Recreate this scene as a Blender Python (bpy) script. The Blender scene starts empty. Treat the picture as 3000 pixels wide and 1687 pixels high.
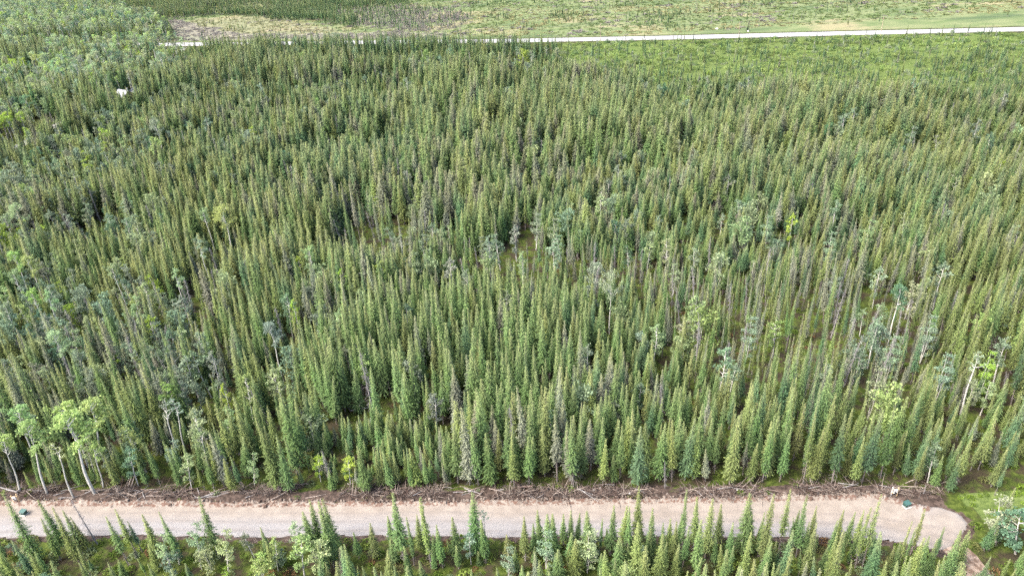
import bpy, bmesh, math, random
import numpy as np
from mathutils import Vector, Matrix, Euler

# ------------------------------------------------------------------ camera, sky, sun, exposure
SC = bpy.context.scene
COL = SC.collection
FPX, W0, H0, CAMZ = 2080.0, 3000.0, 1687.0, 75.0
CX, CY = W0 / 2, H0 / 2
_down = Vector((225, -3757, -FPX)).normalized()          # world down seen in the camera frame
_up = -_down
_fwd = (Vector((0, 0, -1)) - _up * Vector((0, 0, -1)).dot(_up)).normalized()
_right = _fwd.cross(_up).normalized()
RC = Matrix((_right, _fwd, _up))                          # camera frame -> world
RN = np.array(RC)
cam_d = bpy.data.cameras.new('camera')
cam = bpy.data.objects.new('camera', cam_d)
COL.objects.link(cam)
cam_d.sensor_width = 36.0
cam_d.lens = FPX / W0 * 36.0
cam_d.clip_start = 1.0
cam_d.clip_end = 12000.0
cam.matrix_world = Matrix.Translation((0, 0, CAMZ)) @ RC.to_4x4()
SC.camera = cam

SUN_EL, SUN_AZ = math.radians(50), math.radians(-112)     # azimuth from +Y towards +X
world = bpy.data.worlds.new('World')
SC.world = world
world.use_nodes = True
wn = world.node_tree
bg = wn.nodes['Background']
sky = wn.nodes.new('ShaderNodeTexSky')
sky.sky_type = 'NISHITA'
sky.sun_disc = False
sky.sun_elevation = SUN_EL
sky.sun_rotation = SUN_AZ
sky.air_density = 1.0
sky.dust_density = 6.0
sky.ozone_density = 1.0
wn.links.new(sky.outputs[0], bg.inputs[0])
bg.inputs[1].default_value = 0.15
sun_d = bpy.data.lights.new('sun', 'SUN')
sun_d.energy = 1.25
sun_d.angle = math.radians(24)
sun_d.color = (1.0, 0.98, 0.945)
sun = bpy.data.objects.new('sun', sun_d)
COL.objects.link(sun)
_sv = Vector((math.sin(SUN_AZ) * math.cos(SUN_EL), math.cos(SUN_AZ) * math.cos(SUN_EL), math.sin(SUN_EL)))
sun.rotation_euler = (-_sv).to_track_quat('-Z', 'Y').to_euler()
sun.location = (0, 0, 300)
vs = SC.view_settings
vs.view_transform = 'Standard'
vs.look = 'None'
vs.gamma = 1.0
vs.exposure = 2.1
vs.use_curve_mapping = False
SC.render.engine = 'CYCLES'
SC.cycles.max_bounces = 4
SC.cycles.diffuse_bounces = 2
SC.cycles.transmission_bounces = 2
SC.cycles.glossy_bounces = 1
SC.cycles.use_denoising = False
SC.cycles.caustics_reflective = False
SC.cycles.caustics_refractive = False

# ------------------------------------------------------------------ helpers
rng = np.random.default_rng(11)
random.seed(5)

def on_plane(px, py, z=0.0):
    """point of the place, at height z, that the photograph shows at this pixel"""
    d = RN @ np.array((px - CX, -(py - CY), -FPX))
    t = (z - CAMZ) / d[2]
    return np.array((d[0] * t, d[1] * t))

def project(x, y, z=0.0):
    x = np.asarray(x, float); y = np.asarray(y, float)
    p = np.stack([x, y, np.broadcast_to(np.asarray(z, float) - CAMZ, x.shape)], -1) @ RN   # world -> camera
    k = -FPX / p[..., 2]
    return CX + p[..., 0] * k, CY - p[..., 1] * k

def poly(*pts):
    return np.array([on_plane(*p) for p in pts])

def inside(pl, x, y):
    x = np.asarray(x); y = np.asarray(y)
    r = np.zeros(x.shape, bool)
    n = len(pl)
    for i in range(n):
        x0, y0 = pl[i]; x1, y1 = pl[(i + 1) % n]
        c = (y0 > y) != (y1 > y)
        if y1 != y0:
            r ^= c & (x < (x1 - x0) * (y - y0) / (y1 - y0) + x0)
    return r

def inside_w(pl, x, y, amp=9.0, s=16.0, o=140):
    """inside an outline whose edge wanders"""
    return inside(pl, x + amp * 2 * (fbm(x, y, s, o) - .5), y + amp * 2 * (fbm(x, y, s, o + 5) - .5))

def dist_line(pl, x, y, closed=False):
    """distance to a polyline"""
    d = np.full(np.shape(x), 1e9)
    n = len(pl)
    for i in range(n if closed else n - 1):
        a = pl[i]; b = pl[(i + 1) % n]
        ab = b - a
        t = np.clip(((x - a[0]) * ab[0] + (y - a[1]) * ab[1]) / (ab @ ab), 0, 1)
        d = np.minimum(d, np.hypot(x - a[0] - t * ab[0], y - a[1] - t * ab[1]))
    return d

_lat = np.random.default_rng(3).random((256, 256))
def noise(x, y, s, o=0):
    u = np.asarray(x) / s + 37.3 * o + 500; v = np.asarray(y) / s + 71.7 * o + 500
    i = np.floor(u).astype(int); j = np.floor(v).astype(int)
    fu = u - i; fv = v - j
    fu = fu * fu * (3 - 2 * fu); fv = fv * fv * (3 - 2 * fv)
    g = lambda a, b: _lat[(a + 13 * o) % 256, (b + 29 * o) % 256]
    return (g(i, j) * (1 - fu) + g(i + 1, j) * fu) * (1 - fv) + (g(i, j + 1) * (1 - fu) + g(i + 1, j + 1) * fu) * fv

def fbm(x, y, s, o=0):
    return (noise(x, y, s, o) + .5 * noise(x, y, s / 2.1, o + 1) + .25 * noise(x, y, s / 4.3, o + 2)) / 1.75

def smooth(a, b, x):
    t = np.clip((x - a) / (b - a), 0, 1)
    return t * t * (3 - 2 * t)

class MB:
    """collects vertices, faces and two vertex values (var, hgt)"""
    def __init__(s):
        s.v, s.f, s.a, s.h, s.m = [], [], [], [], []
    def add(s, vs, fs, var=0.5, hgt=0.0, mat=0):
        b = len(s.v)
        s.v.extend(vs)
        s.f.extend([tuple(i + b for i in f) for f in fs])
        s.a.extend([var] * len(vs))
        s.h.extend(hgt if isinstance(hgt, (list, tuple)) else [hgt] * len(vs))
        s.m.extend([mat] * len(fs))
    def tube(s, pts, rad, n=6, var=0.5, mat=0, cap=True):
        vs, fs = [], []
        k = len(pts)
        for i, p in enumerate(pts):
            p = Vector(p)
            d = (Vector(pts[min(i + 1, k - 1)]) - Vector(pts[max(i - 1, 0)])).normalized()
            a = d.orthogonal().normalized(); b = d.cross(a)
            for j in range(n):
                t = 2 * math.pi * j / n
                vs.append(tuple(p + (a * math.cos(t) + b * math.sin(t)) * rad[i]))
        for i in range(k - 1):
            for j in range(n):
                fs.append((i * n + j, i * n + (j + 1) % n, (i + 1) * n + (j + 1) % n, (i + 1) * n + j))
        if cap:
            fs.append(tuple(range(n))[::-1]); fs.append(tuple((k - 1) * n + j for j in range(n)))
        s.add(vs, fs, var, 0.0, mat)
    def box(s, c, sz, rz=0.0, mat=0, taper=1.0, var=.5):
        vs = []
        for dz in (-.5, .5):
            t = taper if dz > 0 else 1
            for dx, dy in ((-.5, -.5), (.5, -.5), (.5, .5), (-.5, .5)):
                x, y = dx * sz[0] * t, dy * sz[1] * t
                vs.append((c[0] + x * math.cos(rz) - y * math.sin(rz), c[1] + x * math.sin(rz) + y * math.cos(rz), c[2] + dz * sz[2]))
        s.add(vs, [(3, 2, 1, 0), (4, 5, 6, 7), (0, 1, 5, 4), (1, 2, 6, 5), (2, 3, 7, 6), (3, 0, 4, 7)], var, 0.0, mat)
    def mesh(s, name, mats):
        me = bpy.data.meshes.new(name)
        me.from_pydata(s.v, [], s.f)
        for m in (mats if isinstance(mats, (list, tuple)) else [mats]):
            me.materials.append(m)
        if isinstance(mats, (list, tuple)) and len(mats) > 1:
            me.polygons.foreach_set('material_index', s.m)
        for nm, arr in (('var', s.a), ('hgt', s.h)):
            at = me.attributes.new(nm, 'FLOAT', 'POINT')
            at.data.foreach_set('value', np.array(arr, np.float32))
        me.update()
        return me

def link(name, me, parent=None, loc=None, **props):
    o = bpy.data.objects.new(name, me)
    COL.objects.link(o)
    if parent: o.parent = parent
    if loc is not None: o.location = loc
    for k, v in props.items(): o[k] = v
    return o

def build(mb, name, mats, parent=None, bevel=0.0, **props):
    o = link(name, mb.mesh(name, mats), parent, **props)
    if bevel:
        m = o.modifiers.new('bevel', 'BEVEL'); m.width = bevel; m.segments = 2
    return o

# ------------------------------------------------------------------ materials
class NT:
    def __init__(s, name):
        s.m = bpy.data.materials.new(name); s.m.use_nodes = True
        s.t = s.m.node_tree; s.t.nodes.clear()
        s.out = s.n('ShaderNodeOutputMaterial')
    def n(s, typ, **kw):
        nd = s.t.nodes.new(typ)
        for k, v in kw.items(): setattr(nd, k, v)
        return nd
    def l(s, a, b): s.t.links.new(a, b)
    def put(s, sock, v):
        if hasattr(v, 'is_linked'): s.l(v, sock)
        elif isinstance(v, (tuple, list)): sock.default_value = (*v, 1.0) if len(v) == 3 and sock.type == 'RGBA' else v
        else: sock.default_value = v
    def noise(s, scale, detail=3, vec=None, rough=.6):
        nd = s.n('ShaderNodeTexNoise'); nd.inputs['Scale'].default_value = scale
        nd.inputs['Detail'].default_value = detail; nd.inputs['Roughness'].default_value = rough
        if vec is not None: s.l(vec, nd.inputs['Vector'])
        return nd.outputs['Fac']
    def ramp(s, v, a, b, lo=0.0, hi=1.0):
        nd = s.n('ShaderNodeMapRange', interpolation_type='SMOOTHSTEP')
        s.put(nd.inputs['Value'], v)
        for k, x in (('From Min', a), ('From Max', b), ('To Min', lo), ('To Max', hi)): nd.inputs[k].default_value = x
        return nd.outputs['Result']
    def mix(s, f, a, b, mode='MIX'):
        nd = s.n('ShaderNodeMix', data_type='RGBA', blend_type=mode)
        s.put(nd.inputs['Factor'], f); s.put(nd.inputs['A'], a); s.put(nd.inputs['B'], b)
        return [o for o in nd.outputs if o.type == 'RGBA'][0] if False else nd.outputs[2]
    def math(s, op, a, b=0.0):
        nd = s.n('ShaderNodeMath', operation=op); s.put(nd.inputs[0], a); s.put(nd.inputs[1], b)
        return nd.outputs[0]
    def attr(s, name, typ='GEOMETRY', col=False):
        nd = s.n('ShaderNodeAttribute', attribute_name=name, attribute_type=typ)
        return nd.outputs['Color'] if col else nd.outputs['Fac']
    def scale(s, c, f):
        nd = s.n('ShaderNodeVectorMath', operation='SCALE'); s.put(nd.inputs[0], c); s.put(nd.inputs['Scale'], f)
        return nd.outputs[0]
    def pos(s):
        return s.n('ShaderNodeNewGeometry').outputs['Position']
    def objc(s):
        return s.n('ShaderNodeTexCoord').outputs['Object']
    def finish(s, color, rough=.9, bump=None, bstr=.4, bdist=.05, metal=0.0, spec=.2, transl=0.0):
        if transl:
            d = s.n('ShaderNodeBsdfDiffuse'); s.put(d.inputs['Color'], color)
            t = s.n('ShaderNodeBsdfTranslucent'); s.put(t.inputs['Color'], color)
            m = s.n('ShaderNodeMixShader'); m.inputs[0].default_value = transl
            s.l(d.outputs[0], m.inputs[1]); s.l(t.outputs[0], m.inputs[2]); s.l(m.outputs[0], s.out.inputs[0])
            return s.m
        p = s.n('ShaderNodeBsdfPrincipled')
        s.put(p.inputs['Base Color'], color); s.put(p.inputs['Roughness'], rough)
        p.inputs['Metallic'].default_value = metal
        p.inputs['Specular IOR Level'].default_value = spec
        if bump is not None:
            b = s.n('ShaderNodeBump'); b.inputs['Strength'].default_value = bstr; b.inputs['Distance'].default_value = bdist
            s.l(bump, b.inputs['Height']); s.l(b.outputs[0], p.inputs['Normal'])
        s.l(p.outputs[0], s.out.inputs[0])
        return s.m

def mat_needles():
    t = NT('spruce_needles')
    tint = t.attr('tint', 'INSTANCER', True)
    v = t.attr('var'); h = t.attr('hgt')
    c = t.scale(tint, t.ramp(v, 0, 1, .82, 1.18))
    fresh = t.mix(1.0, c, (1.22, 1.16, .85), 'MULTIPLY')
    c = t.mix(t.ramp(v, .55, 1.0, 0, .8), c, fresh)
    c = t.mix(t.ramp(h, .55, 1.0, 0, .5), c, (.275, .292, .135))          # cone-laden tops, with light from above also painted into their colour
    return t.finish(c, transl=.18)

def mat_leaves():
    t = NT('broad_leaves')
    tint = t.attr('tint', 'INSTANCER', True)
    c = t.scale(tint, t.ramp(t.attr('var'), 0, 1, .65, 1.4))
    return t.finish(c, transl=.42)

def mat_bark(name, a, b, s=6.0):
    t = NT(name)
    c = t.mix(t.ramp(t.noise(s, 4, t.objc()), .35, .65), a, b)
    return t.finish(c, .9)

def mat_plain(name, col, var=.2, s=3.0, rough=.7, metal=0.0, spec=.3, bump=0.0):
    t = NT(name)
    n = t.noise(s, 4, t.objc())
    c = t.mix(n, tuple(x * (1 - var) for x in col), tuple(min(1, x * (1 + var)) for x in col))
    return t.finish(c, rough, n if bump else None, bump, .03, metal, spec)

M = {}
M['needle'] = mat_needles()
M['leaf'] = mat_leaves()
M['bark'] = mat_bark('spruce_bark', (.11, .09, .08), (.21, .19, .178))
M['aspen_bark'] = mat_bark('aspen_bark', (.33, .32, .29), (.50, .49, .455), 2.5)
M['dead'] = mat_bark('dead_wood', (.13, .122, .12), (.25, .24, .235), 5)
M['log'] = mat_bark('log_bark', (.075, .052, .045), (.17, .135, .115), 3)
M['log_pale'] = mat_bark('log_pale', (.14, .115, .098), (.26, .22, .19), 3)

# ------------------------------------------------------------------ zones of the place (ground outlines)
ROAD = poly((-1100, 1474), (-400, 1468), (0, 1465), (150, 1461), (320, 1466), (500, 1464), (700, 1468), (900, 1465), (1050, 1469), (1250, 1466), (1500, 1462),
            (1750, 1459), (2000, 1455), (2200, 1452), (2400, 1447), (2510, 1443), (2580, 1443), (2640, 1455), (2700, 1478), (2760, 1486),
            (2810, 1502), (2838, 1530), (2838, 1555), (2810, 1582), (2785, 1606), (2762, 1618), (2730, 1612), (2690, 1600), (2640, 1592), (2560, 1584),
            (2400, 1578), (2200, 1574), (2000, 1572), (1700, 1574), (1500, 1574), (1300, 1573), (1100, 1571), (900, 1573), (750, 1576), (650, 1572),
            (400, 1570), (200, 1572), (0, 1575), (-400, 1580), (-1100, 1590))
SLASH = poly((-1100, 1474), (0, 1465), (700, 1468), (1500, 1462), (2200, 1452), (2580, 1443), (2700, 1478), (2760, 1470), (2740, 1444), (2640, 1420), (2400, 1420),
             (2000, 1424), (1500, 1430), (1100, 1436), (700, 1436), (300, 1432), (0, 1434), (-1100, 1440))
TRACK = np.array([on_plane(*p) for p in ((2790, 1600), (2835, 1640), (2870, 1690), (2900, 1800))])
HWY = np.array([on_plane(*p) for p in ((4600, 42), (4000, 58), (3400, 75), (3000, 86), (2500, 97.5), (2000, 110), (1500, 120), (1000, 125.5), (500, 131), (0, 135), (-500, 139), (-1100, 144))])
DRIVE = np.array([on_plane(*p) for p in ((-160, 520), (40, 440), (150, 372), (250, 330), (345, 308), (420, 240), (540, 140))])
HOUSE = on_plane(372, 300)
FOREST = poly((-1500, 1452), (700, 1450), (1500, 1446), (2300, 1436), (2640, 1422), (2760, 1440), (2900, 1470), (3050, 1440), (4300, 1500), (4500, 330), (3300, 252),
              (3000, 262), (2600, 258), (2300, 236), (2000, 232), (1750, 205), (1600, 165), (1450, 150), (1000, 146), (500, 152), (0, 160), (-1400, 165))
OPENS = [(poly((985, 1215), (1110, 1165), (1215, 1180), (1235, 1240), (1110, 1262), (1000, 1262)), .12),
         (poly((1225, 1105), (1300, 1075), (1385, 1085), (1340, 1140), (1240, 1140)), .12),
         (poly((1330, 1040), (1400, 1015), (1440, 1040), (1390, 1075)), .1),
         (poly((1600, 800), (1900, 780), (1920, 880), (1650, 900)), .55),
         (poly((2120, 930), (2480, 900), (2560, 1000), (2480, 1090), (2160, 1050)), .6),
         (poly((2760, 960), (3200, 900), (3250, 1200), (2850, 1160)), .35),
         (poly((2400, 400), (2540, 395), (2560, 440), (2420, 445)), .1),
         (poly((810, 565), (890, 560), (900, 590), (820, 595)), .1),
         (poly((760, 1330), (860, 1330), (870, 1425), (740, 1425)), .25),
         (poly((2790, 1430), (2900, 1390), (3150, 1420), (3150, 1560), (2870, 1560)), .25),
         (poly((1000, 188), (1520, 182), (1640, 196), (1500, 212), (1000, 216)), .25),
         (poly((480, 141), (600, 140), (620, 166), (470, 168)), .06), (poly((-200, 146), (90, 142), (110, 166), (-200, 172)), .06),
         (poly((90, 362), (190, 352), (215, 420), (100, 436)), .08), (poly((15, 425), (90, 412), (120, 480), (30, 500)), .1),
         (poly((-300, 440), (60, 400), (140, 385), (150, 440), (60, 470), (-300, 520)), .25), (poly((345, 298), (420, 285), (440, 322), (360, 335)), .12),
         (poly((300, 330), (420, 300), (420, 292), (330, 296)), .3)]
THICKET = poly((860, 1440), (980, 1270), (1120, 1262), (1260, 1290), (1350, 1330), (1340, 1440))
GREYZONE = poly((120, 1000), (330, 900), (560, 960), (700, 1120), (640, 1230), (320, 1220), (150, 1130))
GREY2 = poly((1950, 880), (2560, 860), (2700, 1000), (2600, 1230), (2150, 1200), (1980, 1060))
GREY3 = poly((950, 640), (1250, 690), (1500, 730), (1800, 800), (2050, 860), (2000, 960), (1750, 900), (1450, 830), (1150, 800), (950, 740))
MIXED = poly((-1500, 460), (60, 430), (330, 330), (480, 250), (560, 150), (450, 60), (300, 10), (330, -120), (-1500, -60))
FARWOOD = poly((180, -130), (300, 30), (420, 62), (560, 50), (700, 46), (800, 62), (900, 58), (1000, 80), (1180, 85), (1220, 40), (1180, -10), (1260, -130))
SANDY = poly((480, 78), (600, 52), (780, 52), (900, 70), (1050, 95), (900, 104), (600, 106))
GREYSHRUB = poly((380, 60), (470, 80), (560, 120), (880, 118), (1300, 112), (1320, 98), (1100, 96), (900, 100), (700, 100), (520, 60))
GREYWOOD = poly((980, 30), (1180, 15), (1330, 30), (1390, 55), (1340, 90), (1160, 98), (1040, 70))
MEADOW = poly((1620, 130), (2000, 119), (3000, 96), (4600, 55), (4600, 380), (3300, 312), (3000, 310), (2600, 304), (2300, 284), (2000, 280), (1750, 238), (1640, 200))
FRONT = poly((-1100, 1590), (0, 1578), (650, 1578), (900, 1580), (1500, 1580), (2200, 1582), (2560, 1592), (2700, 1618), (2770, 1640), (2860, 1600), (2900, 1540),
             (3700, 1560), (3700, 2500), (-1100, 2500))

def hwy_side(x, y):
    """> 0 beyond the highway"""
    return y - np.interp(x, HWY[::-1, 0], HWY[::-1, 1])

def ground_z(x, y):
    z = .5 * (fbm(x, y, 9.0, 4) - .5) + .9 * (fbm(x, y, 40.0, 7) - .5)
    far = smooth(120, 200, y)
    flat = np.minimum(smooth(0, 6, dist_line(HWY, x, y) - 9), smooth(0, 3, dist_line(DRIVE, x, y) - 2))
    rd = np.where(inside(ROAD, x, y), 0, dist_line(ROAD, x, y, True))
    flat = np.minimum(flat, smooth(0, 5, rd))
    z = z * flat * (1 + .3 * far)
    sl = inside(SLASH, x, y)
    ds = np.where(sl, np.minimum(dist_line(SLASH, x, y, True), 1.0), 0)
    z = z + ds * (.08 + 1.5 * np.clip(fbm(x, y, 2.6, 9) - .42, 0, 1))
    z = np.where(inside(ROAD, x, y) & (dist_line(ROAD, x, y, True) > .5), -.3, z)
    return z

# ------------------------------------------------------------------ ground
def axis(segs):
    out = []
    for a, b, st in segs: out += list(np.arange(a, b, st))
    return np.array(out + [segs[-1][1]])

gx = np.concatenate([-np.geomspace(6000, 460, 16)[:-1], axis([(-460, -90, 3.5), (-90, 90, .8), (90, 460, 3.5)]), np.geomspace(460, 6000, 16)[1:]])
gy = np.concatenate([axis([(-400, 40, 40), (40, 130, .8), (130, 720, 3.2)]), np.geomspace(720, 9000, 18)[1:]])
X, Y = np.meshgrid(gx, gy)
Z = ground_z(X, Y)

def grid_mesh(name, X, Y, Z, keep=None, attrs=None, mat=None):
    ny, nx = X.shape
    idx = np.arange(nx * ny).reshape(ny, nx)
    q = np.stack([idx[:-1, :-1], idx[:-1, 1:], idx[1:, 1:], idx[1:, :-1]], -1).reshape(-1, 4)
    if keep is not None:
        k = keep.ravel()
        q = q[k[q].all(1)]
        used = np.unique(q); remap = np.full(nx * ny, -1); remap[used] = np.arange(len(used))
        q = remap[q]
    else:
        used = np.arange(nx * ny)
    co = np.stack([X, Y, Z], -1).reshape(-1, 3)[used]
    me = bpy.data.meshes.new(name)
    me.vertices.add(len(co)); me.vertices.foreach_set('co', co.astype(np.float32).ravel())
    me.loops.add(q.size); me.loops.foreach_set('vertex_index', q.ravel().astype(np.int32))
    me.polygons.add(len(q)); me.polygons.foreach_set('loop_start', np.arange(0, q.size, 4, dtype=np.int32))
    me.polygons.foreach_set('use_smooth', np.ones(len(q), bool))
    me.update(calc_edges=True)
    for nm, arr in (attrs or {}).items():
        at = me.attributes.new(nm, 'FLOAT', 'POINT'); at.data.foreach_set('value', arr.ravel()[used].astype(np.float32))
    if mat: me.materials.append(mat)
    return me

bogm = smooth(0, 6, hwy_side(X, Y) - 6)
bogm = bogm * (1 - .85 * inside_w(MIXED, X, Y))
slashm = inside(SLASH, X, Y).astype(float)
slashm = np.maximum(slashm, smooth(1.3, .4, dist_line(ROAD, X, Y, True)) * (X < 200))
greenm = np.zeros_like(X)
greenm[inside(MEADOW, X, Y)] = 1.0
greenm[inside(poly((2790, 1440), (3200, 1420), (3200, 1545), (2900, 1535)), X, Y)] = .9
sandm = inside_w(SANDY, X, Y).astype(float)
greym = inside_w(GREYSHRUB, X, Y).astype(float)

def mat_ground():
    t = NT('forest_floor')
    p = t.pos()
    n1 = t.noise(.35, 4, p); n2 = t.noise(1.6, 4, p); n3 = t.noise(.045, 4, p)
    moss = t.mix(t.ramp(n2, .35, .68), (.030, .045, .010), (.070, .092, .02))
    litter = t.mix(n2, (.024, .020, .013), (.050, .042, .026))
    c = t.mix(t.ramp(n1, .42, .60), moss, litter)
    # soil of the slash row
    soil = t.mix(t.ramp(n2, .35, .65), (.034, .026, .022), (.080, .060, .050))
    s = t.ramp(t.math('ADD', t.attr('slash'), t.math('MULTIPLY', t.math('SUBTRACT', n1, .56), 2.4)), .35, .6)
    c = t.mix(s, c, soil)
    # meadow
    gr = t.mix(t.ramp(n2, .3, .7), (.05, .075, .022), (.105, .14, .042))
    c = t.mix(t.ramp(t.math('ADD', t.attr('green'), t.math('MULTIPLY', t.math('SUBTRACT', n1, .5), .6)), .4, .6), c, gr)
    # bog beyond the highway
    st = t.n('ShaderNodeMapping'); t.l(p, st.inputs[0]); st.inputs['Scale'].default_value = (.5, 1.0, 1.0)
    b1 = t.noise(.10, 5, st.outputs[0]); b2 = t.noise(.035, 4, st.outputs[0]); b3 = t.noise(.45, 4, p)
    bog = t.mix(t.ramp(b1, .35, .62), (.085, .118, .050), (.130, .152, .075))
    bog = t.mix(t.ramp(b2, .52, .66), bog, (.066, .096, .045))
    bog = t.mix(t.ramp(b2, .46, .34), bog, (.185, .172, .10))
    bog = t.mix(t.ramp(b3, .60, .72, 0, .5), bog, (.10, .098, .07))
    c = t.mix(t.ramp(t.math('ADD', t.attr('bog'), t.math('MULTIPLY', t.math('SUBTRACT', b3, .5), .5)), .4, .6), c, bog)
    c = t.mix(t.ramp(t.math('ADD', t.attr('sand'), t.math('MULTIPLY', t.math('SUBTRACT', b3, .5), 1.0)), .5, 1.2, 0, .5), c, (.19, .165, .115))
    c = t.mix(t.ramp(t.math('ADD', t.attr('grey'), t.math('MULTIPLY', t.math('SUBTRACT', b3, .5), 1.0)), .45, .9, 0, .6), c, (.17, .155, .135))
    return t.finish(c, .95, n2, .6, .25, spec=.05)

ground = link('ground', grid_mesh('ground', X, Y, Z, None, dict(bog=bogm, slash=slashm, green=greenm, sand=sandm, grey=greym), mat_ground()), kind='structure')

# ------------------------------------------------------------------ gravel road with cul-de-sac
rx = np.arange(ROAD[:, 0].min() - 1, ROAD[:, 0].max() + 1, .25)
ry = np.arange(ROAD[:, 1].min() - 1, ROAD[:, 1].max() + 1, .25)
RX, RY = np.meshgrid(rx, ry)
jx = RX + .9 * (fbm(RX, RY, 2.2, 21) - .5); jy = RY + .9 * (fbm(RX, RY, 2.2, 25) - .5)
rin = inside(ROAD, jx, jy)
red = np.where(rin, dist_line(ROAD, jx, jy, True), 0)
back = np.array([on_plane(*p) for p in ((-1100, 1474), (0, 1465), (700, 1468), (1500, 1462), (2200, 1452), (2560, 1443), (2700, 1478))])
front = np.array([on_plane(*p) for p in ((-1100, 1590), (0, 1575), (650, 1572), (1500, 1574), (2200, 1574), (2560, 1584), (2760, 1618))])
db = dist_line(back, RX, RY); df = dist_line(front, RX, RY)
across = db / (db + df + 1e-6)
berm = smooth(1.5, .35, db) * smooth(0, .35, red)
RZ = -.12 + .2 * smooth(0, .5, red) + .035 * (fbm(RX, RY, .9, 31) - .5) + .06 * (fbm(RX, RY, 4., 33) - .5)
RZ += berm * (.05 + .55 * np.clip(fbm(RX, RY, .9, 35) - .3, 0, 1) + .16 * (noise(RX, RY, .35, 36) > .62))
keep = rin
wob = .5 * (noise(RX, RY * .3, 9, 45) - .5)
rut = sum(np.exp(-((df + wob - c_) / w_) ** 2) for c_, w_ in ((1.1, .22), (2.7, .25), (4.3, .18)))
RZ -= .035 * rut

def mat_gravel():
    t = NT('road_gravel')
    p = t.pos()
    st = t.n('ShaderNodeMapping'); t.l(p, st.inputs[0]); st.inputs['Scale'].default_value = (.25, 1.6, 1.0)
    streak = t.noise(.55, 5, st.outputs[0]); n = t.noise(.5, 5, p); f = t.noise(9, 3, p); g = t.noise(2.2, 4, p)
    grey = t.mix(t.ramp(f, .3, .7), (.150, .146, .145), (.222, .217, .215))
    grey = t.mix(t.ramp(streak, .45, .62, 0, .45), grey, (.166, .155, .149))
    tan = t.mix(t.ramp(n, .3, .7), (.168, .147, .126), (.224, .198, .170))
    tan = t.mix(t.ramp(f, .45, .7, 0, .4), tan, (.146, .118, .100))
    a = t.math('ADD', t.attr('across'), t.math('MULTIPLY', t.math('SUBTRACT', streak, .5), .35))
    c = t.mix(t.ramp(a, .26, .74), tan, grey)
    c = t.mix(t.ramp(g, .66, .74, 0, .65), c, (.10, .074, .060))       # scraped organic bits
    c = t.mix(t.math('MULTIPLY', t.attr('rut'), t.ramp(t.noise(.25, 4, p), .35, .6, .05, .55)), c, (.125, .112, .104))
    rim = t.math('MULTIPLY', t.attr('berm'), t.ramp(g, .45, .56))
    c = t.mix(rim, c, (.095, .056, .042))
    return t.finish(c, .95, t.noise(14, 3, p), .5, .05, spec=.1)

bm_ = np.where(berm > .15, 1.0, 0.0)
# the turning circle at the road's end is mostly tan with a grey rim
end = smooth(on_plane(2450, 1500)[0], on_plane(2700, 1500)[0], RX)
ac = across * (1 - end) + end * np.clip(.50 - red * .05 + .35 * (fbm(RX, RY, 5, 41) - .5), 0, 1)
mid = np.clip((RX - on_plane(1400, 1500)[0]) / 25, 0, 1) * (1 - end)
ac = ac - .16 * mid
gravel = link('gravel_road', grid_mesh('gravel_road', RX, RY, RZ, keep, dict(across=ac, berm=bm_ * .9, rut=rut), mat_gravel()), kind='structure')

def strip(name, line, half, z, mat, n=3, crown=.0, wob=.4):
    # resample the centre line, then a ribbon with raised middle
    seg = np.r_[0, np.cumsum(np.hypot(*np.diff(line, axis=0).T))]
    s = np.arange(0, seg[-1], 2.0)
    px = np.interp(s, seg, line[:, 0]); py = np.interp(s, seg, line[:, 1])
    if len(s) > 40:
        k = np.ones(15) / 15
        px[7:-7] = np.convolve(px, k, 'valid'); py[7:-7] = np.convolve(py, k, 'valid')
    tx = np.gradient(px); ty = np.gradient(py); L = np.hypot(tx, ty); tx /= L; ty /= L
    u = np.linspace(-1, 1, 2 * n + 1)
    w = half + wob * (noise(px, py, 5, 51) - .5)
    Xs = px[:, None] - ty[:, None] * u * w[:, None]; Ys = py[:, None] + tx[:, None] * u * w[:, None]
    Zs = np.broadcast_to(z + crown * (1 - u ** 2), Xs.shape)
    A = np.broadcast_to(np.abs(u), Xs.shape)
    return link(name, grid_mesh(name, Xs, Ys, Zs, None, dict(edge=np.ascontiguousarray(A)), mat), kind='structure')

def mat_hwy():
    t = NT('highway_surface'); p = t.pos()
    n = t.noise(.3, 4, p)
    c = t.mix(n, (.235, .235, .24), (.285, .285, .29))
    e = t.math('ADD', t.attr('edge'), t.math('MULTIPLY', t.math('SUBTRACT', t.noise(.25, 4, p), .5), .3))
    c = t.mix(t.ramp(e, .74, .92), c, (.12, .135, .085))
    return t.finish(c, .9)
strip('highway', HWY, 7.2, -.2, mat_hwy(), 6, .6)
t = NT('driveway_gravel'); p = t.pos()
MDRIVE = t.finish(t.mix(t.noise(.8, 4, p), (.28, .265, .25), (.38, .365, .35)), .95)
strip('driveway', DRIVE, 2.4, .02, MDRIVE, 2, .08)
t = NT('track_soil'); p = t.pos()
strip('dirt_track', TRACK, 1.25, .02, t.finish(t.mix(t.ramp(t.noise(1.2, 4, p), .4, .6), (.13, .09, .065), (.27, .21, .165)), .95), 2, .12, 1.2)

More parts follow.
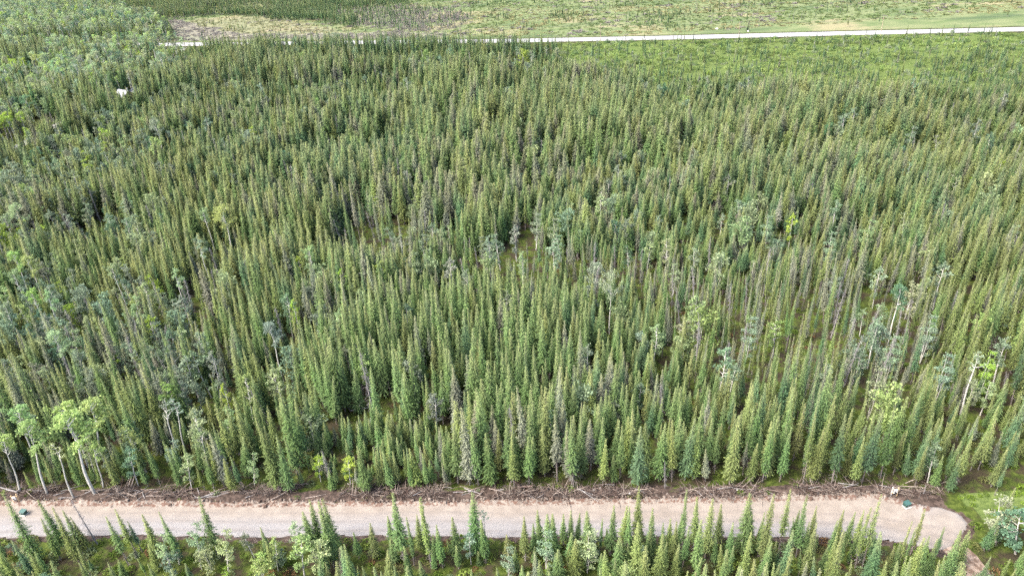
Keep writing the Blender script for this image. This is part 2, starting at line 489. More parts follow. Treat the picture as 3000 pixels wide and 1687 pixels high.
# ------------------------------------------------------------------ tree shapes
def spruce_shape(seed, H=11.0, R=.85, cb=.22, style='spire', dens=1.0):
    """trunk, crown and dead lower branches of one spruce as three MBs"""
    r = random.Random(seed)
    bend = [r.uniform(-.12, .12) for _ in range(4)]
    ax = lambda z: Vector((bend[0] * math.sin(z / H * 3 + bend[1] * 20), bend[2] * math.sin(z / H * 3.4 + bend[3] * 20), z))
    tr = MB(); zs = [0, H * .06, H * .3, H * .6, H * .85, H]
    zs[0] = -.3
    tr.tube([ax(z) for z in zs], [.13, .10, .085, .06, .03, .012], 7)
    cr, dd = MB(), MB()
    z = H * cb
    ang = r.uniform(0, 6.28)
    gaps = [(r.uniform(0, 6.28), r.uniform(cb, .9), r.uniform(.5, 1.0)) for _ in range(5)]
    while z < H - .04:
        t = (z - H * cb) / (H * (1 - cb))
        if style == 'spire': pr = min(1, .6 + t * 3) * (1 - t) ** 1.02 + .045
        elif style == 'column': pr = min(1, .5 + t * 2.5) * (1 - t ** 1.7) * (1 - .2 * t) + .05
        elif style == 'club': pr = (.55 + .25 * math.sin(t * 9 + seed)) * (1 - t) ** .6 + .15 * math.exp(-((t - .84) / .08) ** 2) * (1 - t) * 6 + .05
        else: pr = min(1, .6 + t * 4) * (1 - t) ** .95 + .05
        nb = max(3, int((9.5 if t < .85 else 5.5) * dens))
        wh = r.uniform(.72, 1.18)
        for b in range(nb):
            ang += 2.39996 + r.uniform(-.5, .5)
            L = R * 1.3 * pr * r.uniform(.45, 1.2) * wh
            for ga, gz, gw in gaps:
                if abs((ang - ga + math.pi) % 6.283 - math.pi) < .5 and abs(z / H - gz) < .03: L *= 1 - .6 * gw
            c, s = math.cos(ang), math.sin(ang)
            droop = r.uniform(.25, .6) * (1 - .9 * t)
            z0 = z + r.uniform(-.09, .09)
            base = ax(min(z0, H))
            nseg = max(2, int(L / .095))
            v0 = r.random()
            for k in range(nseg):
                f = (k + r.uniform(.35, .95)) / nseg
                q = f * L
                pz = -droop * q + .35 * droop * q * f
                P = base + Vector((c * q, s * q, pz + r.uniform(-.05, .05)))
                ln = r.uniform(.18, .34) * (1 - .4 * t); wd = r.uniform(.05, .10) * (1 - .35 * t)
                da = ang + r.uniform(-.9, .9)
                dv = Vector((math.cos(da), math.sin(da), r.uniform(-.75, .25))).normalized()
                sd = dv.cross(Vector((r.uniform(-.6, .6), r.uniform(-.6, .6), 1))).normalized()
                tip = P + dv * ln; A = P + dv * ln * .35 + sd * wd; B = P + dv * ln * .35 - sd * wd
                var = min(1, max(0, .5 * v0 + .5 * r.random()))
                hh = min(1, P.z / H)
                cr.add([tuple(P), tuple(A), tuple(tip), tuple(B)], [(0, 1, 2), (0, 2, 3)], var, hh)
        z += r.uniform(.10, .17) / dens
    # leader
    top = ax(H)
    cr.add([tuple(top + Vector((.035, 0, -.25))), tuple(top + Vector((-.02, .03, -.25))), tuple(top + Vector((-.02, -.03, -.25))), tuple(top + Vector((0, 0, .22)))],
           [(0, 1, 3), (1, 2, 3), (2, 0, 3)], .7, 1.0)
    for _ in range(int(46 * (cb + .25))):
        zz = H * r.uniform(.04, cb + .22); a = r.uniform(0, 6.28); L = R * r.uniform(.35, .95)
        b0 = ax(zz); e = b0 + Vector((math.cos(a) * L, math.sin(a) * L, -L * r.uniform(.1, .7)))
        m = (b0 + e) / 2 + Vector((0, 0, .06))
        dd.tube([b0, m, e], [.022, .015, .006], 3, r.random(), cap=False)
        for _k in range(2):
            e2 = m.lerp(e, r.random()) + Vector((r.uniform(-.25, .25), r.uniform(-.25, .25), r.uniform(-.3, .05)))
            dd.tube([m.lerp(e, r.random()), e2], [.012, .005], 3, r.random(), cap=False)
    return tr, cr, dd

def snag_shape(seed, H=10.0):
    r = random.Random(seed)
    tr, br = MB(), MB()
    bx, by = r.uniform(-.5, .5), r.uniform(-.5, .5)
    ax = lambda z: Vector((bx * (z / H) ** 2, by * (z / H) ** 2, z))
    tr.tube([ax(z) for z in (-.3, H * .1, H * .4, H * .7, H)], [.13, .11, .085, .055, .015], 7)
    for _ in range(90):
        zz = H * r.uniform(.12, .97); a = r.uniform(0, 6.28); L = (1.15 - zz / H) * r.uniform(.35, 1.0)
        b0 = ax(zz); e = b0 + Vector((math.cos(a) * L, math.sin(a) * L, -L * r.uniform(.1, .9)))
        m = (b0 + e) / 2 + Vector((0, 0, .1 * L))
        br.tube([b0, m, e], [.024, .016, .007], 3, r.random(), cap=False)
        for _k in range(3):
            e0 = m.lerp(e, r.random())
            br.tube([e0, e0 + Vector((r.uniform(-.3, .3), r.uniform(-.3, .3), r.uniform(-.4, .05)))], [.013, .005], 3, r.random(), cap=False)
    return tr, br

def aspen_shape(seed, H=12.0, cbase=.55, R=1.7, nl=12, leaves=1500, ls=.125, stems=1, sway=.5):
    r = random.Random(seed)
    tr, cr = MB(), MB()
    anchors = []
    for sI in range(stems):
        a0 = r.uniform(0, 6.28); sp = 0 if stems == 1 else r.uniform(.12, .3)
        ph = r.uniform(0, 6); lean = Vector((math.cos(a0), math.sin(a0), 0)) * (sp * H * .5 if stems > 1 else r.uniform(0, sway))
        hh = H * (1 if sI == 0 else r.uniform(.7, .95))
        ax = lambda z, lean=lean, ph=ph: lean * (z / H) + Vector((math.sin(z * .7 + ph) - math.sin(ph), math.cos(z * .6 + ph) - math.cos(ph), 0)) * .1 * (H / 12) + Vector((0, 0, z))
        rb = .0125 * H / math.sqrt(stems)
        zz = [-.3] + [hh * k / 7 for k in range(1, 8)]
        tr.tube([ax(z) for z in zz], [rb * (1.1 - .95 * max(0, z) / hh) for z in zz], 7)
        for k in range(max(3, nl // stems)):
            t = cbase + (1 - cbase) * (k + r.random()) / max(3, nl // stems) * .95
            b0 = ax(hh * t); a = r.uniform(0, 6.28)
            u = (t - cbase) / (1 - cbase)
            L = R * (math.sin(math.pi * (.22 + .68 * u)) ** .8) * r.uniform(.6, 1.1)
            e = b0 + Vector((math.cos(a) * L, math.sin(a) * L, L * r.uniform(.25, .8)))
            m = b0.lerp(e, .5) + Vector((0, 0, -.08 * L))
            tr.tube([b0, m, e], [rb * .42, rb * .28, rb * .1], 4, cap=False)
            for _q in range(3):
                f = r.uniform(.45, 1.08)
                anchors.append((b0.lerp(e, f) + Vector((r.gauss(0, .25), r.gauss(0, .25), r.gauss(.05, .2))) * (R / 1.7), r.random()))
        anchors.append((ax(hh), .6))
    per = max(6, leaves // len(anchors))
    for P, v0 in anchors:
        rad = R * r.uniform(.17, .30)
        for _ in range(per):
            d = Vector((r.gauss(0, 1), r.gauss(0, 1), r.gauss(0, .75))) * rad * .6
            c = P + d
            n = Vector((r.uniform(-1, 1), r.uniform(-1, 1), r.uniform(-.2, 1.3))).normalized()
            u = n.orthogonal().normalized(); u.rotate(Matrix.Rotation(r.uniform(0, 6.28), 3, n)); w = n.cross(u)
            a, b = ls * r.uniform(.6, 1.25), ls * r.uniform(.45, .9)
            cr.add([tuple(c - u * a), tuple(c - w * b), tuple(c + u * a), tuple(c + w * b)], [(0, 1, 2, 3)],
                   min(1, max(0, .45 * v0 + .55 * r.random())), min(1, c.z / H))
    return tr, cr

def clump_shape(seed, R=.8, h=.7, n=70, ls=.16, blade=False):
    r = random.Random(seed); m = MB()
    for _ in range(n):
        a = r.uniform(0, 6.28); q = R * math.sqrt(r.random()); zz = h * (1 - (q / R) ** 2 * .8) * r.uniform(.15, 1.0)
        c = Vector((math.cos(a) * q, math.sin(a) * q, zz))
        nn = Vector((r.uniform(-1, 1), r.uniform(-1, 1), r.uniform(.1, 1.5))).normalized()
        u = nn.orthogonal().normalized(); u.rotate(Matrix.Rotation(r.uniform(0, 6.28), 3, nn)); w = nn.cross(u)
        a_, b_ = ls * r.uniform(.6, 1.3), ls * r.uniform(.4, .8)
        if blade:
            w = Vector((0, 0, 1)) + Vector((r.uniform(-.4, .4), r.uniform(-.4, .4), 0)); b_ = h * .5; a_ = ls * .5
        m.add([tuple(c - u * a_), tuple(c - w * b_), tuple(c + u * a_), tuple(c + w * b_)], [(0, 1, 2, 3)], r.random(), zz / h)
    return m

def merge(*pairs):
    """(MB, material) pairs -> one mesh builder with material slots"""
    out = MB(); mats = []
    for k, (b, mt) in enumerate(pairs):
        out.add(b.v, b.f, .5, 0.0, k)
        n = len(b.v); out.a[-n:] = b.a; out.h[-n:] = b.h
        mats.append(mt)
    return out, mats

SPR = []          # (trunk mesh, crown mesh, dead branch mesh, height)
spr_specs = [('spire', 11, 1.12, .18, 1.0), ('spire', 12, 1.02, .24, 1.0), ('column', 11.5, .74, .20, 1.0), ('column', 10.5, .66, .30, .95), ('cone', 11, 1.28, .14, 1.05),
             ('club', 10.5, .72, .22, .95), ('spire', 10, .92, .28, .95), ('spire', 12.5, .95, .32, 1.0), ('cone', 9, 1.15, .10, 1.05), ('spire', 11.5, .75, .42, .9),
             ('column', 9.5, .58, .25, .95), ('club', 11.5, .62, .30, .9), ('cone', 11.5, 1.15, .16, 1.0), ('spire', 10.5, 1.05, .16, 1.05)]
SPRUCE_COL = bpy.data.collections.new('spruce_shapes')
for i, (stl, H, R, cb, dn) in enumerate(spr_specs):
    cb *= .8
    tr, cr, dd = spruce_shape(100 + i, H, R, cb, stl, dn)
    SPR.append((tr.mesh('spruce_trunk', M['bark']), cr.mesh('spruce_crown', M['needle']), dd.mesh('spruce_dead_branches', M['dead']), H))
    b, ms = merge((tr, M['bark']), (cr, M['needle']), (dd, M['dead']))
    SPRUCE_COL.objects.link(bpy.data.objects.new('spruce_shape_%02d' % i, b.mesh('spruce_shape', ms)))
ASP = []
asp_specs = [dict(H=12, cbase=.62, R=1.7), dict(H=12, cbase=.66, R=1.5, nl=10), dict(H=12, cbase=.55, R=2.1, nl=16, leaves=1500, ls=.13), dict(H=12, cbase=.6, R=1.35, nl=9, leaves=800),
             dict(H=10, cbase=.30, R=1.35, nl=18, leaves=1400), dict(H=8, cbase=.22, R=1.25, nl=16, leaves=1200, stems=2), dict(H=7, cbase=.18, R=1.1, nl=14, leaves=1100),
             dict(H=12, cbase=.68, R=1.1, nl=8, leaves=240), dict(H=12, cbase=.60, R=1.2, nl=9, leaves=60), dict(H=5, cbase=.12, R=1.5, nl=16, leaves=1100, stems=4)]
ASPEN_COL = bpy.data.collections.new('aspen_shapes')
for i, sp in enumerate(asp_specs):
    tr, cr = aspen_shape(300 + i, **sp)
    ASP.append((tr.mesh('aspen_trunk', M['aspen_bark']), cr.mesh('aspen_crown', M['leaf']), sp['H']))
    b, ms = merge((tr, M['aspen_bark']), (cr, M['leaf']))
    ASPEN_COL.objects.link(bpy.data.objects.new('aspen_shape_%02d' % i, b.mesh('aspen_shape', ms)))
SNG = []
SNAG_COL = bpy.data.collections.new('snag_shapes')
for i in range(4):
    tr, br = snag_shape(500 + i)
    SNG.append((tr.mesh('snag_trunk', M['dead']), br.mesh('snag_branches', M['dead']), 10.0))
    b, ms = merge((tr, M['dead']), (br, M['dead']))
    SNAG_COL.objects.link(bpy.data.objects.new('snag_shape_%02d' % i, b.mesh('snag_shape', ms)))
CLUMP_COL = bpy.data.collections.new('clump_shapes')
for i, (R, h, n, ls, bl) in enumerate([(.8, .75, 90, .15, False), (1.1, 1.1, 130, .17, False), (.6, .45, 70, .12, False), (1.5, 1.7, 190, .2, False), (.7, .5, 60, .12, True)]):
    CLUMP_COL.objects.link(bpy.data.objects.new('clump_shape_%02d' % i, clump_shape(700 + i, R, h, n, ls, bl).mesh('clump_shape', M['leaf'])))
BOG_COL = bpy.data.collections.new('tussock_shapes')
for i, (R, h, n, ls, bl) in enumerate([(1.2, .7, 34, .34, False), (1.6, .9, 40, .42, False), (.9, .6, 26, .3, True)]):
    BOG_COL.objects.link(bpy.data.objects.new('tussock_shape_%02d' % i, clump_shape(760 + i, R, h, n, ls, bl).mesh('tussock_shape', M['leaf'])))

def scatter(name, col, x, y, idx, scl, tint, label=None, z=None, tilt=.04):
    """one mass of plants: a point for each, a shape of the collection on each point"""
    n = len(x)
    z = ground_z(x, y) - .03 if z is None else z
    me = bpy.data.meshes.new(name)
    me.vertices.add(n); me.vertices.foreach_set('co', np.stack([x, y, z], -1).astype(np.float32).ravel())
    at = me.attributes.new('idx', 'INT', 'POINT'); at.data.foreach_set('value', idx.astype(np.int32))
    at = me.attributes.new('scl', 'FLOAT_VECTOR', 'POINT'); at.data.foreach_set('vector', scl.astype(np.float32).ravel())
    rot = np.stack([rng.normal(0, tilt, n), rng.normal(0, tilt, n), rng.uniform(0, 6.28, n)], -1)
    at = me.attributes.new('rot', 'FLOAT_VECTOR', 'POINT'); at.data.foreach_set('vector', rot.astype(np.float32).ravel())
    at = me.attributes.new('tint', 'FLOAT_COLOR', 'POINT')
    at.data.foreach_set('color', np.c_[np.clip(tint, .005, .9), np.ones(n)].astype(np.float32).ravel())
    o = link(name, me, kind='stuff')
    if label: o['label'] = label
    ng = bpy.data.node_groups.new(name, 'GeometryNodeTree')
    ng.interface.new_socket('Geometry', in_out='INPUT', socket_type='NodeSocketGeometry')
    ng.interface.new_socket('Geometry', in_out='OUTPUT', socket_type='NodeSocketGeometry')
    N = ng.nodes.new
    gi, go = N('NodeGroupInput'), N('NodeGroupOutput')
    ci = N('GeometryNodeCollectionInfo'); ci.inputs['Collection'].default_value = col
    ci.inputs['Separate Children'].default_value = True; ci.inputs['Reset Children'].default_value = True
    ip = N('GeometryNodeInstanceOnPoints'); ip.inputs['Pick Instance'].default_value = True
    def na(nm, typ):
        nd = N('GeometryNodeInputNamedAttribute'); nd.data_type = typ; nd.inputs['Name'].default_value = nm
        return nd.outputs['Attribute']
    e2r = N('FunctionNodeEulerToRotation')
    L = ng.links.new
    L(gi.outputs[0], ip.inputs['Points']); L(ci.outputs[0], ip.inputs['Instance'])
    L(na('idx', 'INT'), ip.inputs['Instance Index'])
    L(na('rot', 'FLOAT_VECTOR'), e2r.inputs[0]); L(e2r.outputs[0], ip.inputs['Rotation'])
    L(na('scl', 'FLOAT_VECTOR'), ip.inputs['Scale'])
    L(ip.outputs[0], go.inputs[0])
    md = o.modifiers.new('plants', 'NODES'); md.node_group = ng
    return o

def grid_points(y0, y1, cell, margin=1.12, pad=14):
    """jittered points over the ground in view and a margin around it"""
    out = []
    for yy in np.arange(y0, y1, cell):
        half = (.735 * math.hypot(yy, CAMZ)) * margin + pad
        xx = np.arange(-half, half, cell)
        out.append(np.stack([xx + rng.uniform(-.5, .5, len(xx)) * cell * .95, yy + rng.uniform(-.5, .5, len(xx)) * cell * .95], -1))
    p = np.concatenate(out)
    return p[:, 0], p[:, 1]

# ------------------------------------------------------------------ where the spruces stand
def density(x, y):
    d = np.zeros(len(x))
    f = inside(FOREST, x, y)
    d[f] = 1.0
    far = hwy_side(x, y)
    d[inside(MEADOW, x, y)] = 0
    me_ = inside(MEADOW, x, y)
    px, py = project(x, y)
    # the shrub meadow between forest and highway: few slim spruces, more of them lower down and to the east
    base = np.clip((py - 140 + (px - 1700) * .018) / 150, 0, 1) ** 1.8
    clus = smooth(.46, .66, fbm(x, y, 22, 61))
    d[me_] = (.035 + .45 * base * (.15 + clus) + .10 * clus * smooth(2300, 2900, px) + .12 * base * smooth(2300, 3000, px))[me_]
    d[inside(FRONT, x, y)] = .62
    fr = inside(FRONT, x, y)
    d[fr] = (.55 + .55 * smooth(1000, 1700, px))[fr] * (.55 + .7 * smooth(.38, .6, fbm(x, y, 8, 63)))[fr]
    for pl, k in OPENS:
        s = inside(pl, x, y); d[s] *= k
    th = inside(THICKET, x, y); d[th] = 1.6
    mx = inside_w(MIXED, x, y); d[mx] *= .5
    gz = inside_w(GREYZONE, x, y); d[gz] *= .5
    g3 = inside_w(GREY3, x, y) | inside_w(GREY2, x, y); d[g3] *= .58
    # beyond the highway
    fw = inside_w(FARWOOD, x, y) & (far > 12); d[fw] = (.25 + .75 * smooth(.36, .6, fbm(x, y, 20, 69)))[fw]
    d[inside_w(GREYWOOD, x, y) & (far > 12)] = .16
    mf = mx & (far > 10); d[mf] = .45
    bog = (far > 16) & ~fw & ~mx & (d == 0)
    d[bog] = (.008 + .16 * smooth(.60, .70, fbm(x, y, 26, 67)))[bog]
    # no trees on roads, in the slash row, at the cabin
    clear = (dist_line(HWY, x, y) < 12) | (dist_line(DRIVE, x, y) < 3.2) | inside(ROAD, x, y) | (dist_line(ROAD, x, y, True) < .9) | (dist_line(TRACK, x, y) < 1.8)
    clear |= (np.hypot(x - HOUSE[0], y - HOUSE[1]) < 7) | (inside(SLASH, x, y) & (rng.random(len(x)) > .42))
    d[clear] = 0
    d *= np.where(f & ~me_, 1 - .48 * smooth(950, 420, py), 1)
    # natural gaps
    d *= np.where(f & ~me_, np.maximum(np.where(px > 1600, .5, .2) + 1.0 * smooth(.30, .50, fbm(x, y, 8.5, 65)), .75 * (py > 1330)), 1)
    return d

CELL = 1.86
sx, sy = grid_points(44, 860, CELL)
dn = density(sx, sy)
kp = rng.random(len(sx)) < dn
ex = inside(THICKET, sx, sy)      # the thicket is denser than the grid
x2 = sx[ex] + rng.uniform(-1, 1, ex.sum()); y2 = sy[ex] + rng.uniform(-1, 1, ex.sum())
k2 = inside(THICKET, x2, y2) & ~inside(SLASH, x2, y2)
sx = np.r_[sx[kp], x2[k2]]; sy = np.r_[sy[kp], y2[k2]]

# spruces whose tips stand against the pale road: tip pixel -> base on the ground in front of the road
TIPS = [(6, 1444), (115, 1461), (146, 1477), (182, 1489), (211, 1509), (117, 1517), (310, 1509), (340, 1485), (377, 1521), (411, 1497), (468, 1489), (573, 1452), (762, 1542),
        (891, 1493), (908, 1465), (928, 1461), (948, 1457), (1081, 1534), (1132, 1509), (1148, 1436), (1188, 1509), (1217, 1505), (1231, 1461), (1280, 1530), (1326, 1513),
        (1377, 1444), (1409, 1521), (1533, 1501), (1577, 1497), (1604, 1501), (1616, 1497), (1648, 1501), (1671, 1493), (1727, 1497), (1792, 1473), (1841, 1489), (1875, 1424),
        (1916, 1489), (1948, 1530), (1993, 1501), (2016, 1436), (2045, 1453), (2087, 1453), (2118, 1473), (2203, 1444), (2211, 1499), (2267, 1448), (2316, 1424), (2365, 1457),
        (2395, 1481), (2458, 1517), (2527, 1493), (2551, 1485), (2583, 1448), (2673, 1521), (2711, 1485), (2729, 1562), (2981, 1424), (2964, 1477), (2920, 1509), (2843, 1550),
        (2900, 1623), (2640, 1590), (1760, 1520), (1560, 1530), (2240, 1500), (2340, 1490), (2480, 1560), (2150, 1530)]
tx_, ty_, th_ = [], [], []
for i, (a, b) in enumerate(TIPS):
    need = 1592 + random.Random(i).uniform(0, 70) + (25 if a > 2560 else 0)
    if a > 2850: need = 1560 + random.Random(i).uniform(0, 60)
    if a == 2981: need = 1520
    H = 6.0
    while H < 15:
        q = on_plane(a, b, H)
        if project(q[0], q[1])[1] >= need: break
        H += .25
    tx_.append(q[0]); ty_.append(q[1]); th_.append(H)
tx_, ty_, th_ = map(np.array, (tx_, ty_, th_))

# ------------------------------------------------------------------ the single broadleaf trees (crown top pixel, base pixel, shape, colour)
BRIGHT, PALE, SILV, LIME, DEEP = (.30, .40, .145), (.30, .38, .20), (.235, .305, .205), (.30, .42, .08), (.12, .21, .13)
CN = {BRIGHT: 'bright green', PALE: 'pale green', SILV: 'silvery green', LIME: 'lime green', DEEP: 'dark green'}
ASPENS_ALL = [  # (crown top), (base), shape, colour, extra words, wide
    ((195, 1226), (280, 1450), 0, BRIGHT, 'with a broad crown, its white trunk rising from the log pile', 1.3),
    ((267, 1290), (302, 1424), 3, BRIGHT, 'with a thin crown beside the broad-crowned roadside aspen', 1.0),
    ((182, 1183), (258, 1365), 1, BRIGHT, 'behind the broad-crowned roadside aspen', 1.2),
    ((263, 1173), (306, 1350), 0, BRIGHT, 'with twin pale trunks near the broad-crowned roadside aspen', 1.25),
    ((87, 1238), (140, 1448), 0, BRIGHT, 'with a compact crown above the brown slash beside the white meter stand', .95),
    ((20, 1282), (60, 1442), 1, BRIGHT, 'standing behind the white meter stand among the dark spruces', 1.0),
    ((166, 1295), (216, 1458), 7, PALE, 'with a sparse crown on a long pale trunk at the road edge', 1.0),
    ((59, 1190), (104, 1370), 1, PALE, 'with a loose crown in the corner of the forest by the slash', 1.0),
    ((476, 1166), (515, 1330), 8, SILV, 'with an almost bare top and bent white trunk', 1.0),
    ((515, 1162), (545, 1325), 7, SILV, 'with a thin crown beside the almost bare aspen', 1.0),
    ((565, 1195), (592, 1340), 8, SILV, 'with a forked bare top, dying', .8),
    ((372, 1312), (405, 1420), 6, SILV, 'small, among the leaning poles at the slash edge', 1.0),
    ((490, 1295), (515, 1396), 5, SILV, 'small and double-stemmed at the forest edge', 1.0),
    ((545, 1330), (562, 1430), 6, PALE, 'small, at the forest edge behind the felled logs', 1.0),
    ((930, 1335), (940, 1410), 6, LIME, 'young, in front of the spruce thicket', 1.0),
    ((1020, 1340), (1028, 1420), 6, LIME, 'young, at the log side of the spruce thicket', 1.1),
    ((648, 1125), (668, 1215), 4, LIME, 'conical and vivid among olive spruces', .6),
    ((326, 779), (350, 905), 1, PALE, 'with a small rounded crown on a tall white trunk', .95),
    ((508, 791), (526, 900), 3, PALE, 'with a forked white trunk and airy crown', 1.0),
    ((578, 702), (600, 800), 3, SILV, 'with a grey airy crown above the olive spruces', 1.0),
    ((645, 603), (668, 745), 2, BRIGHT, 'tallest and broadest in the middle of the spruce forest', 1.1),
    ((594, 612), (606, 700), 1, PALE, 'beside the broadest aspen in the forest', 1.0),
    ((904, 725), (910, 805), 1, PALE, 'with a small tuft crown standing alone in the spruces', .95),
    ((788, 946), (806, 1065), 0, SILV, 'with a full rounded crown standing alone in the spruces', 1.05),
    ((155, 975), (190, 1130), 0, PALE, 'with a long bare white trunk above grey spruces', 1.15),
    ((89, 850), (116, 955), 1, BRIGHT, 'with a flat bright crown near the silvery shrubs', .95),
    ((132, 854), (148, 958), 3, PALE, 'slim, beside the flat-crowned aspen', 1.0),
    ((12, 892), (40, 1000), 1, SILV, 'with a small silvery crown over dark spruces', .9),
    ((613, 1032), (628, 1125), 4, SILV, 'slim and silvery, low among the spruces', .9),
    ((854, 882), (872, 970), 4, LIME, 'conical, bright against shadowed spruces', .7),
    ((39, 598), (75, 720), 2, PALE, 'with a wide crown and curved trunk, beside leaning grey spruces', 1.0),
    ((10, 630), (42, 740), 1, PALE, 'with a round crown next to the wide-crowned aspen', 1.0),
    ((35, 738), (68, 850), 0, BRIGHT, 'with a domed crown among olive spruces', 1.1),
    ((76, 752), (108, 860), 0, BRIGHT, 'with a domed crown, paired with its neighbour', 1.1),
    ((35, 792), (60, 890), 1, PALE, 'below the paired domed aspens', 1.0),
    ((450, 352), (475, 440), 2, SILV, 'with layered crown near the small cabin', .9),
    ((2644, 836), (2622, 950), 0, DEEP, 'with a dark flat crown and leaning grey trunk', 1.0),
    ((2248, 640), (2245, 730), 5, SILV, 'bushy and pale among olive spruces', 1.1),
    ((2435, 690), (2428, 780), 5, SILV, 'bushy, beside a dead white-tipped stem', 1.1),
    ((2325, 630), (2322, 690), 6, LIME, 'small and vivid in the olive spruces', .8),
    ((2575, 935), (2568, 1040), 4, SILV, 'with twin thin trunks over the mossy opening', 1.1),
    ((2198, 940), (2196, 1020), 5, SILV, 'bushy, at the edge of the mossy opening', 1.2),
    ((2621, 996), (2612, 1085), 5, SILV, 'bushy, below the twin-trunked silvery aspen', 1.2),
    ((2575, 1092), (2568, 1180), 5, SILV, 'bushy, among grey spruces behind the road end', 1.2),
    ((2776, 1050), (2762, 1135), 5, SILV, 'bushy, beside the open green shrub patch', 1.2),
    ((2873, 1028), (2858, 1100), 7, SILV, 'sparse and whitish over the open green shrub patch', 1.2),
    ((2730, 935), (2718, 1010), 5, SILV, 'bushy, among tall grey spruces', 1.1),
    ((2582, 785), (2576, 860), 6, SILV, 'small, above the dark-crowned leaning tree', 1.0),
    ((1567, 635), (1568, 715), 5, SILV, 'bushy, in the grey-green patch of the forest', 1.2),
    ((1617, 648), (1617, 720), 5, SILV, 'bushy, paired in the grey-green patch', 1.2),
    ((1318, 762), (1320, 850), 6, SILV, 'small, among grey-tipped spruces', 1.1),
    ((1429, 695), (1432, 800), 4, SILV, 'slim and tall among grey-tipped spruces', .9),
    ((1788, 800), (1790, 885), 2, SILV, 'with a whitish crown at the small opening', .85),
    ((1761, 575), (1762, 650), 6, PALE, 'rounded, high in the forest', 1.1),
    ((1528, 742), (1530, 830), 4, PALE, 'slim, in the grey-green patch', .9),
    ((1508, 665), (1510, 745), 6, SILV, 'small, in the grey-green patch', .9),
    ((2477, 335), (2470, 418), 1, SILV, 'with a pale crown beside bare white trunks', 1.15),
    ((2433, 362), (2432, 425), 1, DEEP, 'with a dark crown beside bare white trunks', .9),
    ((850, 1150), (858, 1225), 5, PALE, 'bushy, in shade behind the thicket', .8),
    ((730, 1330), (745, 1425), 5, PALE, 'small, at the moss patch by the road', .8),
    ((2905, 1040), (2895, 1110), 5, LIME, 'low and vivid in the open green shrub patch', .9),
    ((860, 1530), (870, 1630), 4, PALE, 'with a soft crown overlapping the road edge', .9),
    ((552, 1540), (585, 1640), 5, SILV, 'with a pale crown overlapping the road edge', 1.1),
    ((455, 1572), (500, 1675), 5, PALE, 'with a leaning trunk across from the log pile', 1.0),
    ((640, 1562), (668, 1670), 5, PALE, 'small, behind the front spruces at the road', 1.0),
    ((800, 1575), (815, 1670), 4, BRIGHT, 'fresh and conical, across from the moss patch', .8),
    ((880, 1570), (893, 1690), 6, BRIGHT, 'fresh and dense, across from the spruce thicket', 1.1),
    ((935, 1585), (945, 1690), 6, PALE, 'dense, across from the spruce thicket', 1.3),
    ((760, 1620), (772, 1700), 6, BRIGHT, 'low and dense at the open moss', 1.1),
    ((1420, 1490), (1425, 1600), 7, SILV, 'ghostly thin, overlapping the grey gravel', .9),
    ((1480, 1610), (1490, 1700), 5, SILV, 'silvery and low, across from the log row', 1.0),
    ((1590, 1568), (1600, 1670), 5, SILV, 'silvery, among short front spruces', 1.1),
    ((1715, 1575), (1720, 1680), 5, PALE, 'full and soft among short front spruces', 1.3),
    ((1375, 1560), (1380, 1650), 6, SILV, 'small, at the road side by the tallest front spruce', .8),
    ((2930, 1480), (2915, 1590), 5, PALE, 'bushy, beside the turning circle', 1.6),
    ((2990, 1500), (2975, 1620), 6, DEEP, 'dense, behind the bushy one beside the turning circle', 1.6),
]
ASPENS = []
for top, base, shp, tint, words, wide in ASPENS_ALL:
    if top[1] < 1150:
        hh = {0: 12.5, 1: 12, 2: 13.5, 3: 12, 7: 12, 8: 12, 4: 10}.get(shp, 9.0)
        b_ = on_plane(top[0], top[1], hh); bp = project(b_[:1], b_[1:]); base = (float(bp[0][0]), float(bp[1][0]))
    if top[1] < 1150: wide *= .82
    ASPENS.append((top, base, shp, tint, words, wide))
ABASE = np.array([on_plane(*a[1]) for a in ASPENS])

# heights
def tree_height(x, y):
    px, py = project(x, y)
    st = smooth(.36, .64, fbm(x, y, 42, 71))
    h = 9.0 * (.74 + .46 * st) * (1 + .16 * smooth(800, 400, py)) * rng.normal(1, .21, len(x)).clip(.42, 1.45)
    h *= 1 - .10 * smooth(1700, 3000, px) * smooth(900, 300, py)
    th = inside(THICKET, x, y); h[th] = rng.uniform(3.6, 7.4, th.sum())
    me_ = inside(MEADOW, x, y); h[me_] = rng.uniform(2.8, 7.2, me_.sum())
    low = (py < 340) & (px > 1500) & ~me_; h[low] *= .72
    row = (py < 176) & (px > 800) & (px < 1650) & (hwy_side(x, y) < 0); h[row] = rng.uniform(6.5, 13, row.sum())
    band = (py >= 176) & (py < 235) & (px > 800) & (px < 1700); h[band] *= .68
    farr = hwy_side(x, y) > 0
    h[farr] = rng.uniform(3.2, 6.2, farr.sum()); fw = farr & inside_w(FARWOOD, x, y); h[fw] = rng.uniform(4.5, 8.0, fw.sum())
    mf = farr & inside_w(MIXED, x, y); h[mf] = rng.uniform(6, 11, mf.sum())
    fr = inside(FRONT, x, y); h[fr] = rng.uniform(4.5, 11.5, fr.sum())
    return h

sh = tree_height(sx, sy)
da_ = np.full(len(sx), 1e9)
for p_ in ABASE:
    q_ = np.hypot(sx - p_[0], (sy - p_[1] + 1.5) * .62); da_ = np.minimum(da_, q_)
sh *= np.where(da_ < 4.0, .6, 1); sx, sy, sh = sx[da_ > 1.1], sy[da_ > 1.1], sh[da_ > 1.1]
